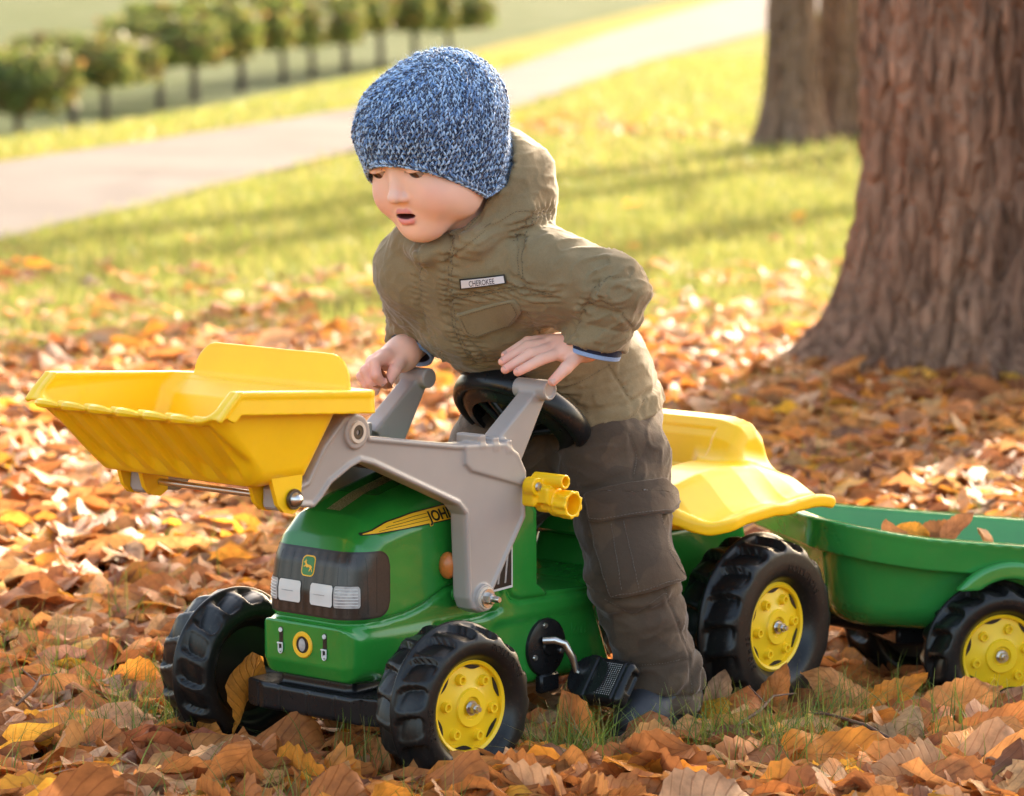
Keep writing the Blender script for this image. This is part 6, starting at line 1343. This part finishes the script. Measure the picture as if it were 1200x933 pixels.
def blocked(x, y):
    """keep leaves out from under wheels, body and shoe"""
    lx = -math.sin(HA) * (x + .205) - math.cos(HA) * (y - 4.433); ly = math.cos(HA) * (x + .205) - math.sin(HA) * (y - 4.433)
    b = np.zeros(len(x), bool)
    for cx, cy, hx, hy in ((0, .18, .055, .05), (0, -.18, .055, .05), (-.6, .165, .065, .055), (-.6, -.165, .065, .055), (-.35, .195, .095, .05), (-.40, -.167, .08, .035)):
        b |= (np.abs(lx - cx) < hx) & (np.abs(ly - cy) < hy)
    a = R(73); tx = -math.sin(a) * (x - .603) - math.cos(a) * (y - 5.095); ty = math.cos(a) * (x - .603) - math.sin(a) * (y - 5.095)
    for cy in (-.14, .14): b |= (np.abs(tx) < .055) & (np.abs(ty - cy) < .05)
    return b | (np.hypot(x - 1.205, y - 8.62) < .5)
def scatter(n, y0, y1, spread):
    y = y0 + (y1 - y0) * rng.random(n * 3); hwid = .1364 * y + spread; keep = rng.random(n * 3) < hwid / (.1364 * y1 + spread); y = y[keep]; hwid = hwid[keep]
    x = rng.uniform(-1, 1, len(y)) * hwid; k = (rng.random(len(x)) < density(x, y)) & ~blocked(x, y); return x[k][:n], y[k][:n]
def rot_matrices(yaw, tilt, tdir):
    c, s = np.cos(yaw), np.sin(yaw); z = np.zeros_like(c); o = np.ones_like(c)
    Rz = np.stack([np.stack([c, -s, z], -1), np.stack([s, c, z], -1), np.stack([z, z, o], -1)], 1)
    ax = np.cos(tdir); ay = np.sin(tdir); ct, st = np.cos(tilt), np.sin(tilt)
    K = np.stack([np.stack([z, z, ay], -1), np.stack([z, z, -ax], -1), np.stack([-ay, ax, z], -1)], 1)
    Rt = np.eye(3)[None] + st[:, None, None] * K + (1 - ct)[:, None, None] * (K @ K)
    return Rt @ Rz
def litter(name, x, y, nu, nv, ntemp, size, lift, tiltsd, mat, kofs=0):
    n = len(x); k = rng.integers(0, ntemp, n); sz = size * rng.uniform(.6, 1.35, n); z = terr(x, y) + pile(x, y) * rng.random(n) ** .7 * lift + .006
    tilt = np.abs(rng.normal(0, tiltsd, n)); M = rot_matrices(rng.uniform(0, 6.28, n), tilt, rng.uniform(0, 6.28, n))
    ci = rng.choice(len(PAL), n, p=PW); col = PAL[ci] * rng.uniform(.75, 1.25, (n, 1)) * (1 + rng.normal(0, .05, (n, 3)))
    V, F, U, C, off = [], [], [], [], 0
    for t in range(ntemp):
        v, f, uv = rnd_template(nu, nv, t + kofs); s = np.nonzero(k == t)[0]
        if not len(s): continue
        W = np.einsum('nij,vj->nvi', M[s], v) * sz[s, None, None]; W[..., 2] -= np.minimum(W[..., 2].min(1) * .35, 0)[:, None]
        W += np.stack([x[s], y[s], z[s]], -1)[:, None]
        V.append(W.reshape(-1, 3)); F.append((f[None] + (np.arange(len(s)) * len(v))[:, None, None]).reshape(-1, 4) + off); off += len(s) * len(v)
        U.append(np.tile(uv, (len(s), 1))); C.append(np.repeat(col[s], len(v), 0))
    o = add(name, np.concatenate(V), np.concatenate(F), mat, None, uv=np.concatenate(U), col=np.clip(np.concatenate(C), .01, 1)); tag(o, kind='stuff'); return o
x, y = scatter(10500, 2.7, 6.4, 1.3); litter('leaf_litter', x, y, 8, 5, 24, .118, 1.0, .15, M_LEAFS)
x, y = scatter(20000, 6.4, 11.5, 2.1); litter('leaf_litter', x, y, 6, 3, 24, .13, 1.2, .22, M_LEAFS, 30)
x, y = scatter(4200, 11.5, 22, 2.6); litter('leaf_litter', x, y, 5, 3, 16, .10, 1.2, .4, M_LEAFS, 60)
# --- single leaves: the nearest ones
LEAFGROUP = 'fallen leaves lying round the toy tractor'
NT = 28; TMESH = []
for k in range(NT):
    v, f, uv = rnd_template(21, 7, 200 + k); me = mesh_np('fallen_leaf', v, f, mat=M_LEAFO, uv=uv); TMESH.append(me)
    me['zmin'] = float(v[:, 2].min())
LM = [('front axle plate', -.20, 4.30), ('far front wheel', -.40, 4.60), ('near front wheel', -.03, 4.28), ('pedal', .05, 4.55), ("child's shoe", .19, 4.50), ('near rear wheel', .33, 4.76), ('trailer gap', .50, 4.86), ('trailer wheel', .66, 4.80), ('lower left corner', -.58, 4.25), ('left frame edge', -.66, 4.85), ('lower right corner', .56, 4.25), ('bottom edge centre', .22, 4.15), ('spot below the bucket', -.50, 5.1), ('grass by the far wheel', -.52, 4.68)]
def place_leaf(k, x, y, z, yaw, tilt, tdir, size, ci, shade=1., label=None, M3=None):
    o = bpy.data.objects.new('fallen_leaf', TMESH[k]); COL.objects.link(o)
    M = Matrix(rot_matrices(np.array([yaw]), np.array([tilt]), np.array([tdir]))[0].tolist()) if M3 is None else M3
    o.matrix_world = TR((x, y, z), M) @ Matrix.Diagonal((size, size, size, 1)); c = np.clip(PAL[ci] * shade, .01, 1); o.color = (*c, 1)
    tag(o, label, 'leaf', LEAFGROUP); return o
FORM = ['cupped', 'arched', 'twisted', 'wavy']
xs, ys = scatter(900, 3.95, 5.3, .15); order = np.argsort(ys)[:270]; todo = []
for i in order:
    x, y = float(xs[i]), float(ys[i]); k = int(rng.integers(0, NT)); ci = int(rng.choice(len(PAL), p=PW)); sz = float(rng.uniform(.10, .165)) * (1.12 if y < 4.5 else 1.); tl = float(abs(rng.normal(0, .12))) if rng.random() < .9 else float(rng.uniform(.3, .9))
    z = float(terr(x, y)) + float(pile(np.array([x]), np.array([y]))[0]) * .9 + .006 + .010 * rng.random()
    j = min(range(len(LM)), key=lambda q: (LM[q][1] - x) ** 2 + (LM[q][2] - y) ** 2); dx, dy = x - LM[j][1], y - LM[j][2]
    rel = ('right of the' if dx > 0 else 'left of the') if abs(dx) > abs(dy) else ('behind the' if dy > 0 else 'in front of the')
    v = np.empty(len(TMESH[k].vertices) * 3, np.float32); TMESH[k].vertices.foreach_get('co', v); v = v.reshape(-1, 7, 3)
    mid, edg = v[:, 3, 2], (v[:, 0, 2] + v[:, 6, 2]) / 2; tw = abs((v[3, 6, 2] - v[3, 0, 2]) - (v[-4, 6, 2] - v[-4, 0, 2]))
    sc_ = [abs(float((edg - mid).mean())) * 2.2, float(mid.max() - mid.min()), float(tw) * 1.2, .07]; fm = FORM[int(np.argmax(sc_))]
    lab = '%s %s %s leaf, %s, %s %s' % ('large' if sz > .142 else 'small' if sz < .122 else 'middle-sized', fm, PALN[ci], 'tilted up' if tl > .3 else 'lying flat', rel, LM[j][2 - 2])
    todo.append([lab, x, (k, x, y, z, float(rng.uniform(0, 6.28)), tl, float(rng.uniform(0, 6.28)), sz, ci, float(rng.uniform(.8, 1.2)))])
NTH = ['leftmost', 'second from left', 'third from left', 'fourth from left', 'fifth from left', 'sixth from left']
for lab in set(t[0] for t in todo):
    same = sorted((t for t in todo if t[0] == lab), key=lambda t: t[1])
    for q, t in enumerate(same): t.append(lab if len(same) == 1 else lab + ', ' + (NTH[min(q, 5)] if q < len(same) - 1 or len(same) > 3 else 'rightmost'))
for lab, x, args, full in todo:
    if len(full.split()) > 15: full = full.replace(' leaf, lying flat,', ' leaf,').replace('middle-sized ', '')
    place_leaf(*args, full)
print('leaves', round(time.time() - T0, 1))
# --- the leaves that stand out
def axes(x, n):
    x = Vector(x).normalized(); n = Vector(n); n = (n - x * n.dot(x)).normalized(); y = n.cross(x); return Matrix((x, y, n)).transposed()
HERO = [  # template, position, length axis, face normal, size, colour, shade, label
 (3, (-.330, 4.485, .062), (.27, .10, .96), (.80, -.30, -.25), .140, 3, .95, 'slim orange-brown leaf standing on end against the far front wheel'),
 (7, (-.492, 4.80, .030), (.9, .2, .25), (.1, -.55, .8), .105, 3, 1.15, 'bright orange leaf tilted up just left of the far front wheel'),
 (9, (-.468, 4.62, .022), (.95, -.1, .1), (.0, -.5, .85), .095, 4, 1.05, 'yellow-orange leaf low on the grass, left of the upright leaf'),
 (12, (-.575, 4.52, .024), (.8, .4, .2), (.2, -.6, .8), .120, 4, .95, 'golden leaf near the left edge below the grass tufts'),
 (4, (.192, 4.40, .018), (.95, .25, .05), (.05, -.45, .9), .150, 7, 1.0, 'broad tan leaf lying in front of the shoe'),
 (15, (.075, 4.46, .052), (-.15, .15, .95), (.10, -.9, .25), .125, 0, 1.2, 'tall russet leaf standing upright under the pedal'),
 (18, (.335, 4.70, .044), (.30, .1, .9), (-.3, -.8, .3), .105, 0, 1.15, 'curled rust leaf standing in front of the near rear wheel'),
 (21, (.255, 4.66, .048), (.35, .1, .85), (.4, -.8, .3), .095, 5, .95, 'pale upright leaf between the shoe and the near rear wheel'),
 (6, (.425, 4.73, .044), (-.75, .1, .60), (.35, -.8, .45), .135, 2, 1.0, 'large light brown leaf leaning up between rear wheel and trailer'),
 (10, (.492, 4.72, .042), (.70, .1, .60), (-.4, -.8, .4), .110, 3, .85, 'orange leaf leaning against its neighbour below the trailer tub'),
 (13, (.570, 4.70, .022), (.9, -.1, .25), (-.1, -.8, .6), .125, 2, 1.05, 'broad light leaf lying before the trailer wheel'),
 (1, (.575, 4.46, .045), (.75, -.2, .6), (-.4, -.8, .5), .175, 0, 1.15, 'long diagonal leaf with a clear midrib near the right edge'),
 (16, (.395, 4.36, .028), (.98, .1, -.05), (.0, -.55, .85), .175, 3, .9, 'long orange-tan leaf lying across the lower right foreground'),
 (22, (-.030, 4.245, .030), (.98, .1, .02), (.05, -.40, .9), .210, 2, 1.05, 'largest leaf, sandy and spotted, along the bottom edge by the near front wheel'),
 (25, (-.330, 4.37, .030), (.95, .2, .05), (-.05, -.5, .85), .170, 2, .95, 'wide leaf with sharp side veins below the upright leaf'),
 (27, (-.125, 4.40, .045), (.35, .1, .9), (.2, -.9, .35), .100, 6, 1.5, 'dark ribbed leaf standing under the front axle plate'),
 (11, (-.07, 4.46, .040), (.6, .1, .7), (-.1, -.9, .4), .110, 2, .95, 'fan-shaped brown leaf leaning under the front axle plate'),
]
for k, loc, xa, nn, sz, ci, sh, lab in HERO:
    o = place_leaf(k, loc[0], loc[1], loc[2] - (.022 if loc[2] > .04 and k != 3 else .004), 0, 0, 0, sz * .93, ci, sh, lab, axes(xa, nn))
TI = [(2, (.09, .02, .235), (.5, .2, .8), (.3, .8, .3), .075, 6, 1.6, 'dark stalky leaf poking up at the front of the trailer load'), (5, (.05, -.01, .238), (.8, .3, .4), (.2, .9, .3), .06, 3, 1.0, 'orange curled leaf in the trailer, nearest the dark stalk'),
      (8, (-.01, .0, .245), (-.7, .2, .6), (.6, .5, .4), .062, 6, 1.5, 'leaf with a long raised stalk in the trailer load'), (14, (.01, -.03, .232), (.9, .1, .1), (.1, .6, .8), .07, 1, 1.0, 'flat brown leaf lying low in the trailer'), (19, (-.05, .02, .225), (.6, .5, .5), (-.2, .8, .5), .08, 0, 1., 'russet leaf at the rear of the visible trailer load')]
TW = TRL.matrix_world if False else frame((.603, 5.095, -.062), R(73))
for k, loc, xa, nn, sz, ci, sh, lab in TI:
    p = TW @ Vector(loc); M3 = TW.to_3x3() @ axes(xa, nn); o = place_leaf(k, p.x, p.y, p.z, 0, 0, 0, sz, ci, sh, lab, M3); o['group'] = 'leaves in the trailer'
q = TM_ @ Vector((-.168, -.0925, .4405)); o = place_leaf(20, q.x, q.y, q.z, 0, 0, 0, .055, 6, 1.5, 'crumpled brown leaf held between the fingers of the right hand', TM_.to_3x3() @ axes((.3, .9, -.2), (.8, -.2, .5))); del o['group']
# twigs
M_TWIG = plastic('twig_bark', (.10, .05, .03), .8, .3)
for (x, y, L_, a, lab) in ((.27, 4.50, .16, .9, 'reddish twig in the leaves in front of the near rear wheel'), (-.50, 5.05, .20, .2, 'dark twig lying in the leaves behind the far front wheel'), (.46, 4.42, .14, 2.3, 'thin twig near the lower right corner'), (-.62, 4.62, .13, 1.2, 'thin twig at the left edge of the foreground')):
    mb = MB(); z0 = float(terr(x, y)) + .03
    mb.tube([(0, 0, 0), (L_ * .35 * math.cos(a), L_ * .35 * math.sin(a), .012), (L_ * .7 * math.cos(a + .15), L_ * .7 * math.sin(a + .15), .02), (L_ * math.cos(a + .1), L_ * math.sin(a + .1), .016)], [.0018, .0022, .0016, .0009], 6)
    mb.tube([(L_ * .5 * math.cos(a + .1), L_ * .5 * math.sin(a + .1), .017), (L_ * .72 * math.cos(a + .45), L_ * .72 * math.sin(a + .45), .03)], [.0012, .0006], 5)
    o = mb.build('twig', M_TWIG); o.location = (x, y, z0); tag(o, lab, 'twig')

# ================================================================== GRASS
M_GRASS = attr_mat('grass_blade', .5, trans=.45)
def blades(x, y, z, h, w, cols, lean=.45, seg=2):
    n = len(x); a = rng.uniform(0, 6.28, n); ld_ = rng.uniform(0, 6.28, n); le = np.abs(rng.normal(0, lean, n)); hh = h * rng.uniform(.5, 1.25, n)
    rows = []
    for q in np.linspace(0, 1, seg + 1):
        cx = x + np.cos(ld_) * le * hh * q ** 1.8; cy = y + np.sin(ld_) * le * hh * q ** 1.8; cz = z + hh * q * (1 - .25 * np.minimum(le, 1.5) * q)
        ww = w * (1 - q * .85)
        rows += [np.stack([cx - np.cos(a) * ww, cy - np.sin(a) * ww, cz], -1), np.stack([cx + np.cos(a) * ww, cy + np.sin(a) * ww, cz], -1)]
    V = np.stack(rows, 1); m = V.shape[1]; f = np.array([[2 * k, 2 * k + 1, 2 * k + 3, 2 * k + 2] for k in range(seg)])
    F = (f[None] + (np.arange(n) * m)[:, None, None]).reshape(-1, 4)
    c = np.asarray(cols)[rng.integers(0, len(cols), n)] * rng.uniform(.7, 1.3, (n, 1))
    return V.reshape(-1, 3), F, np.repeat(c, m, 0)
GC = np.array([(.10, .17, .025), (.075, .13, .02), (.16, .21, .03), (.24, .22, .06)])
GL = np.array([(.22, .25, .05), (.27, .27, .06), (.15, .19, .04), (.34, .30, .10)])
def grass(name, x, y, *a, **k):
    V, F, c = blades(x, y, terr(x, y), *a, **k); o = add(name, V, F, M_GRASS, None, smooth=True, col=c); tag(o, kind='stuff')
def lawn(n, y0, y1, spread):
    y = rng.uniform(y0, y1, n); x = rng.uniform(-1, 1, n) * (.1364 * y + spread); k = (x > px_near(y) + .03 * rng.normal(size=n)) | (x < px_far(y) - .1); k &= rng.random(n) < sstep(7.6, 9.6, y + .8 * noise3(np.stack([x, y, 0 * x], -1)) ) ; return x[k], y[k]
x, y = lawn(210000, 7.4, 16, 2.4); grass('lawn_grass', x, y, .045, .0022, GL, lean=.5)
x, y = lawn(95000, 16, 34, 3.5); grass('lawn_grass', x, y, .055, .0045, GL, lean=.5, seg=1)
# tufts among the leaves
tx, ty = [], []
for (cx, cy, r, n) in ((-.39, 4.55, .05, 260), (-.33, 4.60, .05, 90), (.05, 4.36, .05, 220), (.08, 4.42, .04, 70), (-.53, 4.75, .06, 90), (-.47, 4.60, .045, 90), (.20, 4.42, .06, 90), (.28, 4.50, .05, 70), (.36, 4.52, .06, 90), (.42, 4.70, .06, 120), (-.62, 4.95, .06, 60), (.5, 4.5, .05, 50), (.33, 4.42, .04, 60), (-.7, 5.1, .06, 60), (.62, 4.58, .05, 60), (.10, 4.33, .05, 90), (-.18, 4.30, .05, 80), (.30, 4.38, .06, 120), (-.50, 4.45, .06, 120), (.22, 4.56, .05, 50)):
    tx.append(rng.normal(cx, r * .6, n)); ty.append(rng.normal(cy, r * .6, n))
for k in range(170):
    cy = rng.uniform(4.0, 9.5); cx = rng.uniform(-1, 1) * (.1364 * cy + .3); n = 26; tx.append(rng.normal(cx, .04, n)); ty.append(rng.normal(cy, .05, n))
x, y = np.concatenate(tx), np.concatenate(ty); k = ~blocked(x, y); grass('grass_tufts', x[k], y[k], .078, .0012, GC, lean=.7, seg=4)
print('done', round(time.time() - T0, 1))
